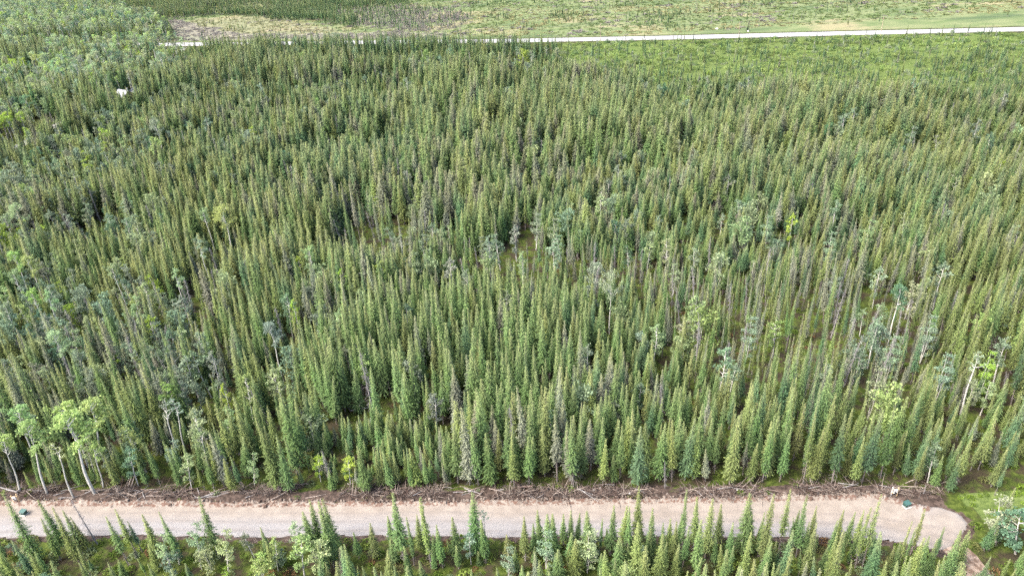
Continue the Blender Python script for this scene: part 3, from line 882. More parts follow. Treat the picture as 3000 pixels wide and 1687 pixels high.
# spruces on the near side must not rise in front of the open road: keep the random ones short near it
fr = inside(FRONT, sx, sy)
tipy = project(sx, sy, sh)[1]
px_ = project(sx, sy)[0]
lim = np.where(px_ > 1450, 1480 + 130 * rng.random(len(sx)), 1545 + 110 * rng.random(len(sx)))
for _ in range(24):
    bad = fr & (tipy < lim); sh[bad] *= .93
    tipy = project(sx, sy, sh)[1]
ok = ~(fr & (sh < 2.0))
sx, sy, sh = sx[ok], sy[ok], sh[ok]
# tall dark spruces that rise in front of the highway
rows = [(1435, 89), (1507, 83), (1512, 87), (1523, 85), (1553, 92), (1576, 97), (1583, 101), (1591, 89), (1620, 90), (1627, 101), (1480, 99), (1486, 106), (1467, 103), (1299, 93), (1254, 103), (1276, 101),
        (1406, 108), (1418, 111), (1085, 112), (1190, 105), (1210, 105), (1150, 112), (1120, 113), (1330, 104), (1360, 107), (1042, 114), (990, 112), (930, 114), (870, 110), (1540, 102), (1660, 108), (1737, 108), (1755, 110),
        (1815, 106), (1838, 105), (1888, 104), (1893, 110), (650, 96), (668, 98), (710, 100), (790, 96), (812, 99)]
rq = [(on_plane(a, b, h_), h_) for (a, b), h_ in zip(rows, rng.uniform(9, 12.5, len(rows)))]
rq = [(q_, h_) for q_, h_ in rq if dist_line(HWY, q_[:1], q_[1:])[0] > 9 and hwy_side(q_[:1], q_[1:])[0] < 0]
sx = np.r_[sx, [q_[0] for q_, _ in rq]]; sy = np.r_[sy, [q_[1] for q_, _ in rq]]; sh = np.r_[sh, [h_ for _, h_ in rq]]
print('row spruces', len(rq), 'of', len(rows))
nt = len(tx_)
sx = np.r_[tx_, sx]; sy = np.r_[ty_, sy]; sh = np.r_[th_, sh]
spx, spy = project(sx, sy)
NS = len(sx)

GREEN, OLIVE, GREY, TEAL, YEL = (np.array(c) for c in ((.108, .172, .068), (.142, .178, .070), (.166, .184, .138), (.088, .152, .078), (.148, .196, .070)))
COLS = np.stack([GREEN, OLIVE, GREY, TEAL, YEL])
TNAME = ('green', 'olive green', 'grey-green', 'dark blue-green', 'yellowish green')
wgt = np.zeros((NS, 5))
wgt[:, 0] = .40 + .9 * smooth(.42, .62, fbm(sx, sy, 45, 81)) * np.exp(-((spx - 1500) / 800) ** 2) + .4 * (spy > 1250)
wgt[:, 1] = .35 + .9 * smooth(1100, 300, spx) * smooth(1250, 900, spy) + .55 * smooth(1700, 2500, spx)
wgt[:, 2] = .12 + .55 * smooth(.50, .66, fbm(sx, sy, 30, 83))
wgt[:, 3] = .20 + .4 * smooth(.5, .7, fbm(sx, sy, 35, 85)) + .6 * smooth(500, 250, spy) * smooth(1800, 600, spx)
wgt[:, 4] = .10 + .35 * (spy > 1250)
stand = fbm(sx, sy, 55, 87)
wgt[:, 0] += 1.6 * smooth(.52, .62, stand) + 1.4 * np.exp(-((spx - 1500) / 700) ** 2) * smooth(850, 1100, spy)
wgt[:, 3] += 1.2 * smooth(.46, .36, stand) * smooth(900, 500, spy) + .5 * smooth(650, 300, spy)
wgt[inside_w(GREYZONE, sx, sy), 2] += 1.2
wgt[inside_w(GREY2, sx, sy) | inside_w(GREY3, sx, sy), 2] += .9
rowm = (spy < 180) & (spx > 800) & (spx < 1650); wgt[rowm, 3] += 3.5; wgt[rowm, 2] = 0
wgt[:nt, 2] = 0.02
md0 = inside(MEADOW, sx, sy); wgt[md0, 3] += 4; wgt[md0, 1] += .8
wgt /= wgt.sum(1, keepdims=True)
tcls = (wgt.cumsum(1) < rng.random((NS, 1))).sum(1).clip(0, 4)
stint = COLS[tcls] * rng.normal(1, .15, (NS, 1)).clip(.6, 1.4) * rng.normal(1, .03, (NS, 3))
sidx = rng.choice(14, NS, p=[.13, .12, .05, .04, .12, .03, .09, .09, .08, .04, .03, .02, .08, .08])
thin = (rng.random(NS) < .6 * np.maximum(inside_w(GREY2, sx, sy) | inside_w(GREY3, sx, sy), .7 * smooth(1800, 2500, spx)))
sidx[thin] = rng.choice([2, 3, 5, 6, 9, 10, 11], thin.sum())
slim = inside(MEADOW, sx, sy) | (hwy_side(sx, sy) > 0)
sidx[slim] = rng.choice([2, 3, 10, 6, 9], slim.sum())
sidx[:nt] = rng.choice([0, 1, 2, 6, 7, 9, 11, 4], nt)
edge = (spy > 1395) & (spy < 1450)
sidx[edge] = rng.choice([0, 1, 2, 6, 7, 12, 13, 9], edge.sum())
sH = np.array([s[3] for s in SPR])[sidx]
sz = sh / sH
swid = sz ** .75 * rng.uniform(.82, 1.18, NS)
swid *= 1 + .56 * smooth(1000, 400, spy)
swid *= np.where(inside_w(GREY2, sx, sy) | inside_w(GREY3, sx, sy), .64, 1) * np.where(spy > 900, .88, 1) * (1 - .18 * smooth(1700, 2400, spx) * smooth(420, 650, spy)) * (1 - .12 * smooth(900, 300, spx))
swid[slim] *= .55
swid[(spy < 180) & (spx > 700) & (spx < 1700) & ~slim] *= .62
sscl = np.stack([swid, swid, sz], -1)

# the 300 spruces that show largest become things of their own
app = sh / np.hypot(np.hypot(sx, sy), CAMZ - sh / 2)
tpx, tpy = project(sx, sy, sh)
mpx, mpy = project(sx, sy, sh * .6)
vis = (mpx > 5) & (mpx < 2995) & (mpy < 1675) & (mpy > 0)
score = np.where(vis, app, -1.0)
score[:nt] += np.where(vis[:nt], 10, 0)
front_row = (spy > 1385) & (spy < 1450) & vis
score[front_row] += .02
big = np.argsort(-score)[:300]
isbig = np.zeros(NS, bool); isbig[big] = True

def spruce_thing(i):
    tr, cr, dd, H = SPR[sidx[i]]
    g = float(ground_z(np.array([sx[i]]), np.array([sy[i]]))[0])
    root = bpy.data.objects.new('spruce_tree', None)
    COL.objects.link(root)
    root.empty_display_size = .5
    root.location = (sx[i], sy[i], g - .03)
    root.rotation_euler = (rng.normal(0, .02), rng.normal(0, .02), rng.uniform(0, 6.28))
    root.scale = tuple(float(v) for v in sscl[i])
    link('trunk', tr, root)
    c = link('crown', cr, root)
    c['tint'] = [float(v) for v in stint[i].clip(.01, .5)]
    link('dead_branches', dd, root, kind='stuff')
    lm = 'the turning circle'
    for lx, ln_ in ((260, 'the first meter stand'), (430, 'the pale log pile'), (720, 'the long pole heap'), (980, 'the mossy verge'), (1330, 'the spruce thicket'),
                   (1620, 'the upturned stump'), (2050, 'the reddish brush row'), (2450, 'the dark red brush heap')):
        if spx[i] < lx: lm = ln_; break
    form = ('slender', 'slender', 'columnar', 'columnar', 'conical', 'club-topped', 'slender', 'slender', 'conical', 'bare-stemmed', 'columnar', 'club-topped', 'conical', 'conical')[sidx[i]]
    hw = 'tall' if sh[i] > 10.5 else ('short' if sh[i] < 7 else 'medium-height')
    col = TNAME[tcls[i]]
    who = f'{hw} {col} {form} spruce'
    if i < nt: lab, grp = f'{who}, tip over the gravel, opposite {lm}', 'spruces whose tips stand against the gravel'
    elif inside(FRONT, sx[i:i+1], sy[i:i+1])[0]: lab, grp = f'{who} in the stand opposite {lm}', 'lower spruces across the road from the slash'
    elif inside(THICKET, sx[i:i+1], sy[i:i+1])[0]: lab, grp = f'{who} growing young in the dense thicket', 'young spruces in the thicket'
    elif spy[i] > 1385: lab, grp = f'{who} at the edge behind {lm}', 'edge spruces behind the slash row'
    else: lab, grp = f'{who} some rows behind {lm}', 'spruces some rows into the forest'
    root['label'] = lab; root['category'] = 'tree'; root['group'] = grp
    return root
for i in big: spruce_thing(int(i))
rest = ~isbig
scatter('spruce_forest', SPRUCE_COL, sx[rest], sy[rest], sidx[rest], sscl[rest], stint[rest], 'dense spruce forest stretching from the gravel road back to the highway')
print('spruces', NS)

# ------------------------------------------------------------------ broadleaf trees: single ones (crown top pixel, base pixel, shape, colour)
def aspen_thing(name, top, base, shp, tint, words, wide):
    b = on_plane(*base)
    # height from the crown top's pixel, seen straight above the base
    H = 3.0
    while H < 20 and project(b[0], b[1], H)[1] > top[1]: H += .1
    hx = on_plane(top[0], top[1], H)
    tr, cr, H0_ = ASP[shp]
    g = float(ground_z(b[:1], b[1:])[0])
    root = bpy.data.objects.new(name, None); COL.objects.link(root)
    root.location = (b[0], b[1], g - .03)
    lean = Vector((hx[0] - b[0], hx[1] - b[1], 0)) / H
    if lean.length > .16: lean = lean.normalized() * .16
    s = H / H0_
    root.rotation_euler = (-lean.y, lean.x, 0)
    root.scale = (s * wide, s * wide, s)
    link('trunk', tr, root)
    c = link('crown', cr, root); c['tint'] = [float(v * k) for v, k in zip(tint, rng.normal(1, .06, 3))]
    root['label'] = f'{CN[tint]} aspen {words}'; root['category'] = 'tree'; root['group'] = 'single aspens among the spruces'
    return root
for top, base, shp, tint, words, wide in ASPENS:
    aspen_thing('aspen_tree', top, base, shp, tint, words, wide)

# masses of broadleaf trees and tall shrubs that read as one
ax_, ay_ = grid_points(44, 860, 3.1)
apx, apy = project(ax_, ay_)
ad = np.zeros(len(ax_))
fo = inside(FOREST, ax_, ay_) & ~inside(MEADOW, ax_, ay_)
ad[fo] = (.045 + .28 * smooth(.52, .66, fbm(ax_, ay_, 16, 91)) * (1 - .55 * smooth(1300, 2000, apx)) + .26 * smooth(700, 100, apx) * smooth(1250, 950, apy))[fo]
ad[inside_w(GREYZONE, ax_, ay_)] = .6
ad[inside_w(GREY2, ax_, ay_)] = np.maximum(ad[inside_w(GREY2, ax_, ay_)], .05)
mxm = inside_w(MIXED, ax_, ay_); ad[mxm] = (.16 + .80 * smooth(.40, .56, fbm(ax_, ay_, 17, 93)))[mxm]
ad[inside(poly((-300, 440), (60, 400), (140, 385), (150, 440), (60, 470), (-300, 520)), ax_, ay_)] = .95
fr_ = inside(FRONT, ax_, ay_); ad[fr_] = (.14 + .4 * smooth(1100, 700, apx))[fr_] * (apy[fr_] > 1625)
ad[inside_w(GREYWOOD, ax_, ay_)] = .22
ad[inside(MEADOW, ax_, ay_)] = .08
clr = (dist_line(HWY, ax_, ay_) < 13) | (dist_line(DRIVE, ax_, ay_) < 3.5) | inside(ROAD, ax_, ay_) | (dist_line(ROAD, ax_, ay_, True) < 1.2) | inside(SLASH, ax_, ay_) | (np.hypot(ax_ - HOUSE[0], ay_ - HOUSE[1]) < 7)
clr |= inside(THICKET, ax_, ay_)
ad[(apy > 1300) & (apx > 760) & ~fr_] *= .25
for pl, kk in (OPENS[13], OPENS[14], OPENS[16]): ad[inside(pl, ax_, ay_)] = 0
ad[clr] = 0
k = rng.random(len(ax_)) < ad
ax_, ay_, apx, apy = ax_[k], ay_[k], apx[k], apy[k]
na_ = len(ax_)
pal = np.array([PALE, SILV, BRIGHT, DEEP, LIME])
mxm = inside_w(MIXED, ax_, ay_)
ci = rng.choice(5, na_, p=[.30, .52, .08, .07, .03])
ci[mxm] = rng.choice(5, mxm.sum(), p=[.42, .26, .20, .10, .02])
limez = inside(poly((-300, 440), (60, 400), (140, 385), (150, 440), (60, 470), (-300, 520)), ax_, ay_); ci[limez] = 4
at_ = pal[ci] * np.where(mxm, .95, .8)[:, None] * rng.normal(1, .12, (na_, 1)) * rng.normal(1, .05, (na_, 3))
gw = inside_w(GREYWOOD, ax_, ay_); at_[gw] = np.array((.24, .22, .19)) * rng.normal(1, .1, (gw.sum(), 1))
ai = rng.choice([4, 5, 6, 9], na_)
tall = mxm & (rng.random(na_) < .45); ai[tall] = rng.choice([0, 1, 2, 3], tall.sum())
ah = rng.uniform(5.5, 10.0, na_); tall |= limez; ai[limez] = rng.choice([0, 1, 2], limez.sum()); ah[tall] = rng.uniform(8.5, 12.5, tall.sum()); ah[mxm & ~tall] = rng.uniform(5, 9, (mxm & ~tall).sum())
sm = inside(MEADOW, ax_, ay_) | gw; ah[sm] = rng.uniform(1.8, 3.4, sm.sum())
frm = inside(FRONT, ax_, ay_); ah[frm] = rng.uniform(1.8, 5.0, frm.sum())
asz = ah / np.array([a[2] for a in ASP])[ai]
scatter('aspen_thicket', ASPEN_COL, ax_, ay_, ai, np.stack([asz ** .8 * 1.05, asz ** .8 * 1.05, asz], -1), at_, 'mixed young aspen and willow growing through the spruce forest')

# ------------------------------------------------------------------ dead standing trees
SNAGS = [((1042, 1123), (1061, 1204), 'with drooping broken branches over the fallen trunk'), ((1048, 1020), (1097, 1219), 'tall and leaning, rising from the fallen trunk'),
         ((1179, 1090), (1210, 1215), 'with spreading bare branches at the mossy gap'), ((725, 1112), (786, 1242), 'slanting and broken among olive spruces'),
         ((870, 1190), (912, 1300), 'leaning at the dark gap beside bright moss'), ((199, 1457), (285, 1592), 'bare and thin, leaning over the gravel road'),
         ((1042, 1000), (1062, 1100), 'thin, hung with grey twigs'), ((2490, 352), (2487, 425), 'bare and white, beside the pale-crowned aspen'),
         ((2515, 350), (2512, 420), 'bare and white, with a broken top'), ((2534, 352), (2530, 418), 'bare and white, slightly apart from its group'),
         ((1946, 1350), (1948, 1435), 'short and grey with a broken tip at the forest edge'), ((1500, 1180), (1506, 1370), 'tall, with a bare lower trunk before the edge spruces'),
         ((2950, 1090), (2930, 1190), 'leaning and dark at the green shrub patch'), ((1935, 1120), (1938, 1260), 'slim and pale between green spruces'),
         ((2410, 1120), (2400, 1225), 'slim and grey between two grey spruces'), ((242, 372), (265, 470), 'long, bare and white, leaning by the driveway')]
for i, (top, base, words) in enumerate(SNAGS):
    b = on_plane(*base); H = 3.0
    while H < 18 and project(b[0], b[1], H)[1] > top[1]: H += .1
    tr, br, H0_ = SNG[i % 4]
    root = bpy.data.objects.new('dead_spruce', None); COL.objects.link(root)
    root.location = (b[0], b[1], float(ground_z(b[:1], b[1:])[0]) - .03)
    hx = on_plane(top[0], top[1], H); lean = Vector((hx[0] - b[0], hx[1] - b[1], 0)) / H
    if lean.length > .2: lean = lean.normalized() * .2
    root.rotation_euler = (-lean.y, lean.x, 0); root.scale = (H / H0_,) * 3
    link('trunk', tr, root); link('branches', br, root, kind='stuff')
    root['label'] = f'dead grey spruce {words}'; root['category'] = 'dead tree'; root['group'] = 'dead standing trees'
dx, dy = grid_points(75, 560, 5.5)
dd_ = np.where(inside(FOREST, dx, dy) & ~inside(MEADOW, dx, dy), .03 + .14 * smooth(.55, .7, fbm(dx, dy, 25, 95)), 0)
dd_[inside_w(GREYZONE, dx, dy)] = .35; dd_[inside_w(GREY2, dx, dy)] = .4; dd_[inside_w(GREY3, dx, dy)] = .4; dd_[inside(SLASH, dx, dy)] = 0
bogd = (hwy_side(dx, dy) > 14) & ~inside_w(MIXED, dx, dy) & ~inside_w(FARWOOD, dx, dy)
dd_[bogd] = (.14 * smooth(.60, .70, fbm(dx, dy, 20, 97)))[bogd]
dd_[inside_w(GREYWOOD, dx, dy)] = .9
dd_[(dist_line(DRIVE, dx, dy) < 4) | (np.hypot(dx - HOUSE[0], dy - HOUSE[1]) < 8) | (dist_line(HWY, dx, dy) < 12)] = 0
k = rng.random(len(dx)) < dd_
dx, dy = dx[k], dy[k]
hsc = rng.uniform(.6, 1.15, len(dx)); fb = hwy_side(dx, dy) > 0; hsc[fb] = rng.uniform(.3, .65, fb.sum())
scatter('snag_forest', SNAG_COL, dx, dy, rng.integers(0, 4, len(dx)), np.stack([hsc, hsc, hsc], -1), np.full((len(dx), 3), .3), 'dead grey snags scattered through the forest and bog', tilt=.06)

# ------------------------------------------------------------------ undergrowth, meadow shrubs, bog tussocks
ux, uy = grid_points(46, 240, 1.25, 1.06, 6)
upx, upy = project(ux, uy)
ud = np.zeros(len(ux))
fu = inside(FOREST, ux, uy); ud[fu] = .22
for pl, kk in OPENS:
    s = inside(pl, ux, uy); ud[s] = .55
fu2 = inside(FRONT, ux, uy); ud[fu2] = .72
sl = inside(SLASH, ux, uy); ud[sl] = (.5 * smooth(.46, .58, fbm(ux, uy, 5, 99)))[sl]
ud[inside(ROAD, ux, uy) | (dist_line(TRACK, ux, uy) < 1.5)] = 0
gz_ = inside(poly((2790, 1440), (3200, 1420), (3200, 1545), (2900, 1535)), ux, uy); ud[gz_] = .95
k = rng.random(len(ux)) < ud
ux, uy, gz_ = ux[k], uy[k], gz_[k]
up_ = np.array([(.10, .155, .03), (.14, .19, .045), (.12, .13, .05), (.155, .20, .10), (.16, .10, .05)])
ucol = up_[rng.choice(5, len(ux), p=[.36, .28, .18, .12, .06])]
ucol[gz_] = np.array((.15, .23, .035))
ucol = ucol * rng.normal(1, .15, (len(ux), 1))
us = rng.uniform(.4, 1.0, len(ux)) * np.where(inside(FRONT, ux, uy), 1.1, .8)
scatter('undergrowth', CLUMP_COL, ux, uy, rng.choice([0, 1, 2, 4], len(ux)), np.stack([us, us, us * rng.uniform(.6, 1.1, len(ux))], -1), ucol, 'low green shrubs and moss tufts between the trees')

mx_, my_ = grid_points(240, 620, 2.1, 1.1, 10)
md = np.where(inside(MEADOW, mx_, my_), .62, 0.0)
md[inside(OPENS[10][0], mx_, my_)] = .7
mpx_, mpy_ = project(mx_, my_)
md *= np.where(fbm(mx_, my_, 14, 103) > .60, .35, 1)
md[(dist_line(HWY, mx_, my_) < 10)] = 0
k = rng.random(len(mx_)) < md
mx_, my_ = mx_[k], my_[k]
mp = np.array([(.14, .205, .065), (.19, .25, .085), (.10, .155, .065), (.165, .195, .12)])
mcol = mp[rng.choice(4, len(mx_), p=[.38, .27, .25, .10])] * rng.normal(1, .12, (len(mx_), 1)) * (.55 + .9 * fbm(mx_, my_, 18, 105))[:, None]
ms_ = rng.uniform(.5, 1.2, len(mx_)) * (.7 + .7 * fbm(mx_, my_, 11, 115))
scatter('meadow_shrubbery', CLUMP_COL, mx_, my_, rng.choice([0, 1, 3, 3], len(mx_)), np.stack([ms_, ms_, ms_ * .9], -1), mcol, 'bright green willow scrub between the forest and the highway')

bx_, by_ = grid_points(430, 900, 3.0, 1.1, 10)
far = hwy_side(bx_, by_)
bd = np.where(far > 11, .55 + .4 * smooth(.4, .6, fbm(bx_, by_ * 1.8, 16, 107)), 0)
bd[inside_w(MIXED, bx_, by_)] = 0
bd[inside_w(SANDY, bx_, by_)] *= .8
k = rng.random(len(bx_)) < bd
bx_, by_ = bx_[k], by_[k]
t1 = fbm(bx_, by_ * 1.7, 38, 109); t2 = fbm(bx_, by_ * 2.2, 14, 111)
bc = np.array((.108, .148, .06)) + (np.array((.195, .19, .098)) - np.array((.108, .148, .06))) * smooth(.44, .60, t1)[:, None]
bc = bc + (np.array((.09, .13, .055)) - bc) * smooth(.55, .68, t2)[:, None] * .75
gsh = inside_w(GREYSHRUB, bx_, by_) | inside_w(GREYWOOD, bx_, by_) | (rng.random(len(bx_)) < .3 * smooth(.52, .66, fbm(bx_, by_ * 2, 24, 113)))
bc[gsh] = np.array((.165, .155, .14))
sd_ = inside_w(SANDY, bx_, by_) & ~gsh; bc[sd_] = bc[sd_] * .45 + .55 * np.array((.235, .215, .135))
bc *= 1.12 * rng.normal(1, .07, (len(bx_), 1))
bs = rng.uniform(.5, 1.2, len(bx_)); bs[gsh] *= 1.25
scatter('bog_vegetation', BOG_COL, bx_, by_, rng.integers(0, 3, len(bx_)), np.stack([bs * 1.2, bs, bs * rng.uniform(.5, 1.0, len(bx_))], -1), bc, 'yellow-green bog tussocks and grey scrub beyond the highway')

# ------------------------------------------------------------------ felled logs and slash along the road
log_shapes = []
for i in range(8):
    r = random.Random(900 + i); m = MB()
    b1, b2 = r.uniform(-.05, .05), r.uniform(-.04, .04)
    pts = [(x, b1 * math.sin(x * 3.1), b2 * math.sin(x * 2.3)) for x in (0, .2, .45, .7, 1.0)]
    m.tube(pts, [.032, .029, .026, .022, .015], 7)
    for _k in range(3):
        q = r.uniform(.2, .85); a = r.uniform(0, 6.28)
        m.tube([(q, 0, 0), (q + .03, math.cos(a) * .07, math.sin(a) * .07)], [.008, .004], 4)
    log_shapes.append((m.mesh('felled_log', M['log']), m.mesh('felled_log', M['log_pale']), m.mesh('felled_log', M['dead'])))
LK = ('brown-barked', 'pale peeled', 'weathered grey')
def log(a, b, z0, z1, kind, label, group, shape=None, thick=1.0):
    a = np.array(a); b = np.array(b)
    L = math.hypot(*(b - a)); L = math.hypot(L, z1 - z0)
    o = link('felled_log', log_shapes[random.randrange(8) if shape is None else shape][kind])
    ga = float(ground_z(a[:1], a[1:])[0]); gb = float(ground_z(b[:1], b[1:])[0])
    A = Vector((a[0], a[1], ga + z0)); B = Vector((b[0], b[1], gb + z1))
    o.location = A
    o.rotation_euler = (B - A).to_track_quat('X', 'Z').to_euler()
    k = thick * (.75 + .25 * L / 4)
    o.scale = ((B - A).length, k * 3.2, k * 3.2)
    o['label'] = label; o['category'] = 'log'; o['group'] = group
    return o
r = random.Random(77)
SEG = [(0, 260, 'beside the white meter stand'), (260, 430, 'in the pale log pile below the tall aspens'), (430, 720, 'in the long heap of poles by the road'),
       (720, 980, 'on the mossy verge in the gap'), (980, 1330, 'in front of the spruce thicket'), (1330, 1620, 'around the upturned roots'),
       (1620, 2050, 'in the reddish brush row'), (2050, 2450, 'in the dark red brush heap'), (2450, 2750, 'near the second meter stand')]
nlog = 0
for x0, x1, where in SEG:
    n = int((x1 - x0) / 17) + (22 if x0 in (260, 430) else 0) - (9 if x0 == 720 else 0)
    for _ in range(n):
        cx = r.uniform(x0, x1); cy = r.triangular(1424, 1461, 1450)
        if cx > 2300: cy -= 10
        L = r.uniform(1.0, 3.8); a = r.gauss(0, .6) + (r.random() < .2) * r.uniform(-1.3, 1.3)
        c = on_plane(cx, cy)
        e = np.array((math.cos(a), math.sin(a))) * L / 2
        z0 = r.uniform(.05, .4)
        kind = r.choices((0, 1, 2), ((2, 5, 2) if x0 == 260 else (4, 2.2, 3)))[0]
        log(c - e, c + e, z0, max(.05, z0 + r.uniform(-.3, .3)), kind, f'{LK[kind]} felled log {where}', f'{LK[kind]} logs {where}', thick=r.uniform(.4, .9))
        nlog += 1
log(on_plane(1028, 1207), on_plane(1093, 1199), .7, .9, 2, 'long fallen grey trunk lying across the mossy gap', 'fallen trunks', 1, 1.1)
log(on_plane(1082, 1243), on_plane(1097, 1205), .1, .7, 2, 'leaning grey pole propped on the fallen trunk', 'fallen trunks', 2, .9)
log(on_plane(835, 1415), on_plane(905, 1418), .15, .2, 1, 'white peeled log lying alone on the mossy verge', 'fallen trunks', 3, 1.1)
log(on_plane(2650, 1423), on_plane(2694, 1412), .6, 1.0, 1, 'pale bent pole caught in the edge spruces', 'fallen trunks', 4, .8)
log(on_plane(55, 1450), on_plane(-20, 1428), .2, .9, 2, 'grey leaning pole behind the white meter stand', 'fallen trunks', 5, 1.2)
log(on_plane(53, 1450), on_plane(72, 1428), .2, .5, 2, 'short pale pole crossing behind the white meter stand', 'fallen trunks', 6, .8)
for k in range(5):
    log(on_plane(365 + 5 * k, 1432), on_plane(392 + 4 * k, 1405), .1, 1.3 + .1 * k, 1, 'slanting pale pole leaning into the small silvery aspen', 'poles leaning at the forest edge', k, .7)

br = MB(); r = random.Random(31)
for _ in range(9000):
    cx = r.uniform(-150, 2760); cy = r.triangular(1420, 1464, 1446)
    if cx > 2300: cy -= 8
    p = on_plane(cx, cy)
    if noise(p[0], p[1], 4.0, 120) < .34: continue
    g = float(.12 + .35 * r.random())
    q_ = r.choice((.6, .8, 1.0, 1.7)); a = r.uniform(0, 6.28); L = r.uniform(.25, 1.5) * q_; t_ = r.gauss(.1, .3)
    A = Vector((p[0], p[1], g)); B = A + Vector((math.cos(a) * L, math.sin(a) * L, t_ * L))
    br.tube([A, A.lerp(B, .5) + Vector((r.uniform(-.08, .08), r.uniform(-.08, .08), .05)), B], [q_ * .028, q_ * .02, q_ * .008], 3, r.random(), cap=False)
t = NT('slash_twigs')
v = t.attr('var')
M['twig'] = t.finish(t.mix(t.ramp(v, .35, .8), (.060, .042, .036), (.165, .140, .122)), .9)
build(br, 'slash_debris', M['twig'], kind='stuff', label='reddish brown twigs and root brush heaped along the road')
# lines of broken brush on the other side of the road
br = MB(); r = random.Random(32)
for _ in range(1500):
    cx = r.uniform(-150, 2700); cy = r.triangular(1572, 1606, 1582) + (14 if cx > 2560 else 0)
    p = on_plane(cx, cy)
    if noise(p[0], p[1], 5.0, 130) < .42: continue
    a = r.uniform(0, 6.28); L = r.uniform(.2, 1.1)
    A = Vector((p[0], p[1], .05 + .25 * r.random())); B = A + Vector((math.cos(a) * L, math.sin(a) * L, r.gauss(.05, .2)))
    br.tube([A, A.lerp(B, .5) + Vector((0, 0, .05)), B], [.022, .016, .007], 3, r.random(), cap=False)
build(br, 'verge_debris', M['twig'], kind='stuff', label='grey broken brush along the spruce side of the road')
# clods pushed up along the road edge
cl = MB(); r = random.Random(33)
for _ in range(1500):
    s = r.random(); i = int(s * (len(back) - 2)); f = s * (len(back) - 2) - i
    p = back[i] * (1 - f) + back[i + 1] * f
    p = p + np.array((r.gauss(0, .4), r.gauss(-.35, .32)))
    q = r.uniform(.05, .2) * (1.6 if r.random() < .1 else 1)
    vs = [tuple(Vector((p[0], p[1], .12)) + Vector((x * q * r.uniform(.7, 1.3), y * q * r.uniform(.7, 1.3), z * q * r.uniform(.6, 1.1)))) for x, y, z in
          ((-1, -1, -.6), (1, -1, -.6), (1, 1, -.6), (-1, 1, -.6), (-.6, -.6, .8), (.6, -.6, .8), (.6, .6, .8), (-.6, .6, .8))]
    cl.add(vs, [(4, 5, 6, 7), (0, 1, 5, 4), (1, 2, 6, 5), (2, 3, 7, 6), (3, 0, 4, 7)], r.random())
t = NT('dirt_clods')
M['clod'] = t.finish(t.mix(t.ramp(t.attr('var'), .55, .75), (.165, .138, .117), (.07, .048, .038)), .95)
build(cl, 'roadside_rubble', M['clod'], kind='stuff', label='tan and brown dirt clods pushed up along the road edge')

# ------------------------------------------------------------------ upturned root plate
def rootplate(px, py, label, sc=1.0):
    p = on_plane(px, py); r = random.Random(int(px))
    root = bpy.data.objects.new('upturned_stump', None); COL.objects.link(root); root.location = (p[0], p[1], .1); root.rotation_euler.z = r.uniform(-1.2, 1.2); root.scale = (sc,) * 3
    m = MB(); m.tube([(0, 0, .3), (.5, .5, .45), (1.0, 1.1, .6)], [.16, .13, .1], 8); build(m, 'stump_wood', M['log'], root)
    m = MB()
    for _ in range(46):
        a = r.uniform(0, 6.28); L = r.uniform(.4, 1.0)
        m.tube([(0, 0, .35), (-.2 + math.cos(a) * L * .5, -.1 + math.cos(a) * .1, .35 + math.sin(a) * L * .5), (-.3 + math.cos(a) * L, -.2, .35 + math.sin(a) * L)], [.05, .035, .01], 4, r.random(), cap=False)
    build(m, 'roots', M['twig'], root, kind='stuff')
    root['label'] = label; root['category'] = 'stump'
rootplate(1524, 1432, 'largest dark upturned stump with its root fan, at the middle of the slash row', 1.25)
for q, sc, w in ((320, .9, 'in the pale log pile'), (545, .7, 'in the long pole heap'), (1180, .6, 'before the spruce thicket'), (1790, .8, 'in the reddish brush row'), (2150, .9, 'in the dark red brush heap'), (2330, .7, 'at the far end of the dark red brush heap')):
    rootplate(q, 1441 - (8 if q > 2000 else 0), f'smaller upturned stump with torn roots {w}', sc)

# ------------------------------------------------------------------ white stones
def stone(px, py, s, label, name='white_stone'):
    p = on_plane(px, py); r = random.Random(int(px)); bm = bmesh.new()
    bmesh.ops.create_icosphere(bm, subdivisions=2, radius=1)
    for v in bm.verts: v.co *= r.uniform(.8, 1.15); v.co.z *= .7
    me = bpy.data.meshes.new(name); bm.to_mesh(me); bm.free(); me.materials.append(M['white_rock'])
    o = link(name, me, loc=(p[0], p[1], float(ground_z(p[:1], p[1:])[0]) + s * .35)); o.scale = (s, s, s)
    o['label'] = label; o['category'] = 'stone'
M['white_rock'] = mat_plain('white_rock', (.66, .63, .58), .15, 4, .9)
stone(1739, 1439, .16, 'small white stone at the edge of the reddish brush')
stone(1758, 1431, .13, 'smaller white stone higher in the reddish brush')
stone(1845, 1447, .20, 'largest white stone in the reddish brush row')
stone(2159, 1439, .17, 'white stone in the dark red brush heap')
stone(2192, 94, .6, 'white boulder under the dark lone spruce beyond the highway', 'white_boulder')
stone(2100, 87, .8, 'white boulder on the bright verge beyond the highway', 'white_boulder')

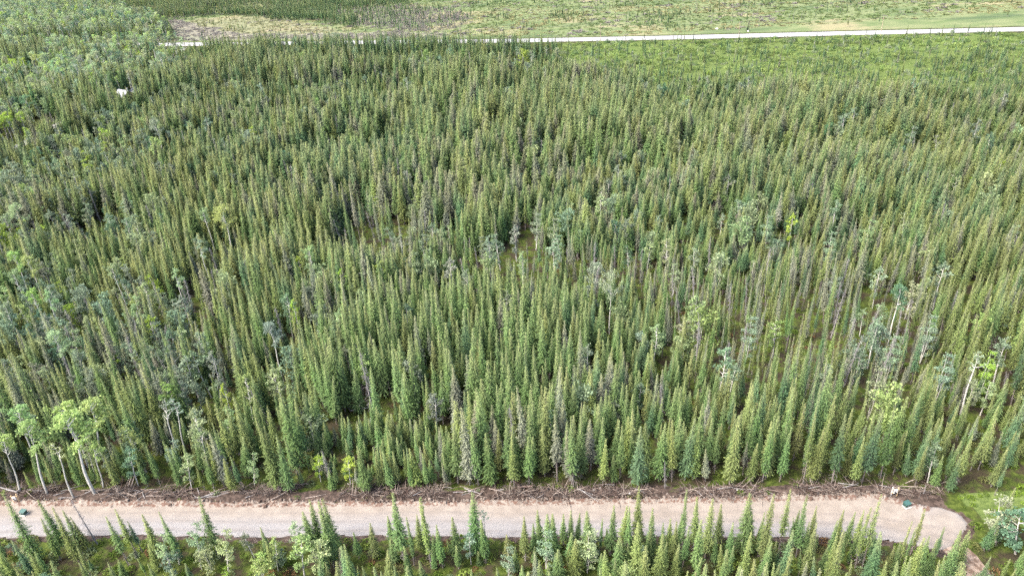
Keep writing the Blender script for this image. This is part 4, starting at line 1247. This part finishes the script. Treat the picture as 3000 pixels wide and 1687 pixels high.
# ------------------------------------------------------------------ green utility boxes and meter stands
M['teal'] = mat_plain('teal_paint', (.014, .05, .043), .12, 6, .45, spec=.5)
M['teal_lid'] = mat_plain('teal_lid', (.035, .085, .075), .1, 6, .4, spec=.5)
M['steel'] = mat_plain('steel', (.35, .36, .37), .1, 20, .4, .8)
M['concrete'] = mat_plain('concrete', (.42, .40, .37), .15, 12, .9)
M['post'] = mat_plain('treated_post', (.52, .38, .22), .2, 9, .8)
M['white_box'] = mat_plain('white_enamel', (.5, .5, .5), .05, 8, .4)
M['dark'] = mat_plain('dark_glass', (.03, .035, .04), .1, 8, .2, spec=.6)
def utility_box(px, py, rz, label):
    p = on_plane(px, py)
    root = bpy.data.objects.new('utility_box', None); COL.objects.link(root); root.location = (p[0], p[1], .08); root.rotation_euler.z = rz; root.scale = (.85,) * 3
    m = MB(); m.box((0, 0, .05), (1.15, 1.0, .14)); build(m, 'concrete_pad', M['concrete'], root, .01)
    m = MB(); m.box((0, .06, .43), (.95, .72, .62)); build(m, 'cabinet', M['teal'], root, .015)
    m = MB()
    m.add([(-.52, -.36, .70), (.52, -.36, .70), (.52, .47, .78), (-.52, .47, .78), (-.52, -.36, .75), (.52, -.36, .75), (.52, .47, .86), (-.52, .47, .86)],
          [(3, 2, 1, 0), (4, 5, 6, 7), (0, 1, 5, 4), (1, 2, 6, 5), (2, 3, 7, 6), (3, 0, 4, 7)])
    build(m, 'lid', M['teal_lid'], root, .01)
    m = MB(); m.box((0, -.315, .42), (.78, .03, .5)); d = build(m, 'door', M['teal'], root, .008)
    m = MB(); m.box((.3, -.34, .45), (.05, .03, .12)); build(m, 'handle', M['steel'], d)
    m = MB(); m.box((-.1, -.334, .5), (.16, .006, .1)); build(m, 'warning_plate', M['white_box'], d)
    root['label'] = label; root['category'] = 'utility box'; root['group'] = 'green utility boxes by the gravel road'
utility_box(71, 1507, -.25, 'dark green utility box on the tan verge across from the first meter stand')
utility_box(2656, 1484, .3, 'dark green utility box on the sandy end of the road by the turning circle')
def meter_stand(px, py, rz, label, tallright):
    p = on_plane(px, py)
    root = bpy.data.objects.new('meter_stand', None); COL.objects.link(root); root.location = (p[0], p[1], .02); root.rotation_euler.z = rz
    for s in (-1, 1):
        m = MB(); m.box((s * .38, 0, .72 + (.06 * s if tallright else 0)), (.11, .11, 1.7)); build(m, 'post', M['post'] if tallright or s > 0 else M['white_box'], root, .008)
    for z in (.62, 1.28):
        m = MB(); m.box((0, -.075, z), (.86, .04, .14)); build(m, 'crossbar', M['post'], root, .006)
    m = MB(); m.box((0, -.16, 1.0), (.5, .12, .66)); b = build(m, 'meter_box', M['white_box'], root, .02)
    m = MB(); m.tube([(-.08, -.22, .98), (-.08, -.29, .98)], [.09, .085], 14); build(m, 'meter_dial', M['dark'], b)
    m = MB(); m.box((.06, -.225, .76), (.26, .02, .13)); build(m, 'breaker_cover', M['dark'], b)
    m = MB(); m.tube([(.12, -.15, .68), (.12, -.14, -.1)], [.03, .03], 8); build(m, 'conduit', M['steel'], root)
    root['label'] = label; root['category'] = 'meter stand'; root['group'] = 'electric meter stands by the gravel road'
meter_stand(51, 1472, .12, 'white meter box on two wooden posts below the tall aspens', True)
meter_stand(2618, 1452, -.1, 'white meter box on two pale posts beside the turning circle', False)

# ------------------------------------------------------------------ cabin by the driveway
M['roof_metal'] = mat_plain('roof_metal', (.30, .31, .33), .06, 2, .45, .3)
M['siding'] = mat_plain('siding', (.30, .20, .12), .2, 5, .8)
M['trim'] = mat_plain('trim', (.72, .70, .66), .06, 5, .7)
def cabin():
    root = bpy.data.objects.new('cabin', None); COL.objects.link(root)
    root.location = (HOUSE[0], HOUSE[1], 0); root.rotation_euler.z = -.6
    w, d, h, rr = 7.0, 6.0, 3.4, 2.2
    m = MB()
    m.add([(-w/2, -d/2, -.2), (w/2, -d/2, -.2), (w/2, d/2, -.2), (-w/2, d/2, -.2), (-w/2, -d/2, h), (w/2, -d/2, h), (w/2, d/2, h), (-w/2, d/2, h), (-w/2, 0, h + rr), (w/2, 0, h + rr)],
          [(0, 1, 5, 4), (2, 3, 7, 6), (1, 2, 6, 9, 5), (3, 0, 4, 8, 7), (3, 2, 1, 0)])
    build(m, 'wall', M['siding'], root)
    for s in (-1, 1):
        m = MB(); e = .6; y1 = s * (d / 2 + e); z1 = h - e * rr / (d / 2)
        m.add([(-w/2 - e, 0, h + rr + .02), (w/2 + e, 0, h + rr + .02), (w/2 + e, y1, z1 + .02), (-w/2 - e, y1, z1 + .02),
               (-w/2 - e, 0, h + rr + .14), (w/2 + e, 0, h + rr + .14), (w/2 + e, y1, z1 + .14), (-w/2 - e, y1, z1 + .14)],
              [(0, 1, 2, 3), (7, 6, 5, 4), (0, 4, 5, 1), (1, 5, 6, 2), (2, 6, 7, 3), (3, 7, 4, 0)])
        rf = build(m, 'roof', M['roof_metal'], root)
        for k in range(9):
            m = MB(); x = -w/2 - .4 + k * (w + .8) / 8
            m.tube([(x, 0, h + rr + .155), (x, y1, z1 + .155)], [.03, .03], 4); build(m, 'roof_seam', M['roof_metal'], rf)
    m = MB(); m.box((1.8, .9, h + rr + .1), (.5, .5, 1.6)); build(m, 'chimney', M['concrete'], root)
    for x in (-2, 1.8):
        m = MB(); m.box((x, -d/2 - .03, 1.9), (1.2, .06, 1.1)); f = build(m, 'window', M['trim'], root)
        m = MB(); m.box((x, -d/2 - .065, 1.9), (1.0, .02, .9)); build(m, 'pane', M['dark'], f)
    m = MB(); m.box((0, -d/2 - .03, 1.05), (.95, .07, 2.1)); dr = build(m, 'door', M['trim'], root)
    m = MB(); m.box((.35, -d/2 - .08, 1.05), (.06, .05, .12)); build(m, 'handle', M['steel'], dr)
    root['label'] = 'cabin with a pale metal gable roof half hidden in the trees'; root['category'] = 'cabin'
cabin()

# ------------------------------------------------------------------ power poles and lines along the highway
M['pole'] = mat_plain('pole_wood', (.24, .19, .15), .2, 3, .9)
POLE = [on_plane(px, py) for px, py in ((-260, 158), (150, 150), (545, 145), (945, 139), (1352, 131), (1759, 124), (2163, 121), (2578, 111), (3000, 103), (3420, 93))]
where = {2: 'hidden among the mixed trees', 3: 'behind the dark spruce row', 4: 'beside the dark spruce row', 5: 'at the end of the dark spruce row', 6: 'across the highway from the dark lone spruce',
         7: 'at the shrub meadow between two poles', 8: 'above the sparse slim spruces of the meadow', 1: 'among the mixed birch and aspen', 0: 'in the mixed trees', 9: 'past the last meadow spruces'}
for i, p in enumerate(POLE):
    root = bpy.data.objects.new('utility_pole', None); COL.objects.link(root)
    g = float(ground_z(p[:1], p[1:])[0]); root.location = (p[0], p[1], g)
    q = POLE[min(i + 1, len(POLE) - 1)] - POLE[max(i - 1, 0)]
    root.rotation_euler.z = math.atan2(q[1], q[0])
    m = MB(); m.tube([(0, 0, -.5), (0, 0, 5), (0, 0, 10)], [.17, .15, .11], 8); build(m, 'pole', M['pole'], root)
    m = MB(); m.box((0, .14, 9.5), (.12, 2.4, .14)); ca = build(m, 'crossarm', M['pole'], root)
    for yy in (-.95, .14, 1.2):
        m = MB(); m.tube([(0, yy, 9.57), (0, yy, 9.8)], [.05, .035], 6); build(m, 'insulator', M['steel'], ca)
    root['label'] = f'brown wooden utility pole {where[i]}'; root['category'] = 'utility pole'; root['group'] = 'utility poles along the highway'
for yy, nm in ((-.95, 'highway-side'), (.14, 'middle'), (1.2, 'forest-side')):
    pts = []
    for i in range(len(POLE) - 1):
        a, b = POLE[i], POLE[i + 1]
        for k in range(12):
            f = k / 12
            pts.append((a[0] + (b[0] - a[0]) * f, a[1] + (b[1] - a[1]) * f + yy, 9.82 - 1.3 * (1 - (2 * f - 1) ** 2) + .0))
    m = MB(); m.tube(pts, [.022] * len(pts), 4)
    o = build(m, 'power_line', M['dark']); o['label'] = f'dark {nm} wire strung between the utility poles'; o['category'] = 'cable'; o['group'] = 'power lines along the highway'

# dark lone spruce beyond the highway
p = on_plane(2190, 92)
root = bpy.data.objects.new('lone_spruce', None); COL.objects.link(root); root.location = (p[0], p[1], 0); root.scale = (.75, .75, .42)
link('trunk', SPR[8][0], root); c = link('crown', SPR[8][1], root); c['tint'] = [.03, .055, .04]
root['label'] = 'small dark lone spruce beside the highway over a white boulder'; root['category'] = 'tree'
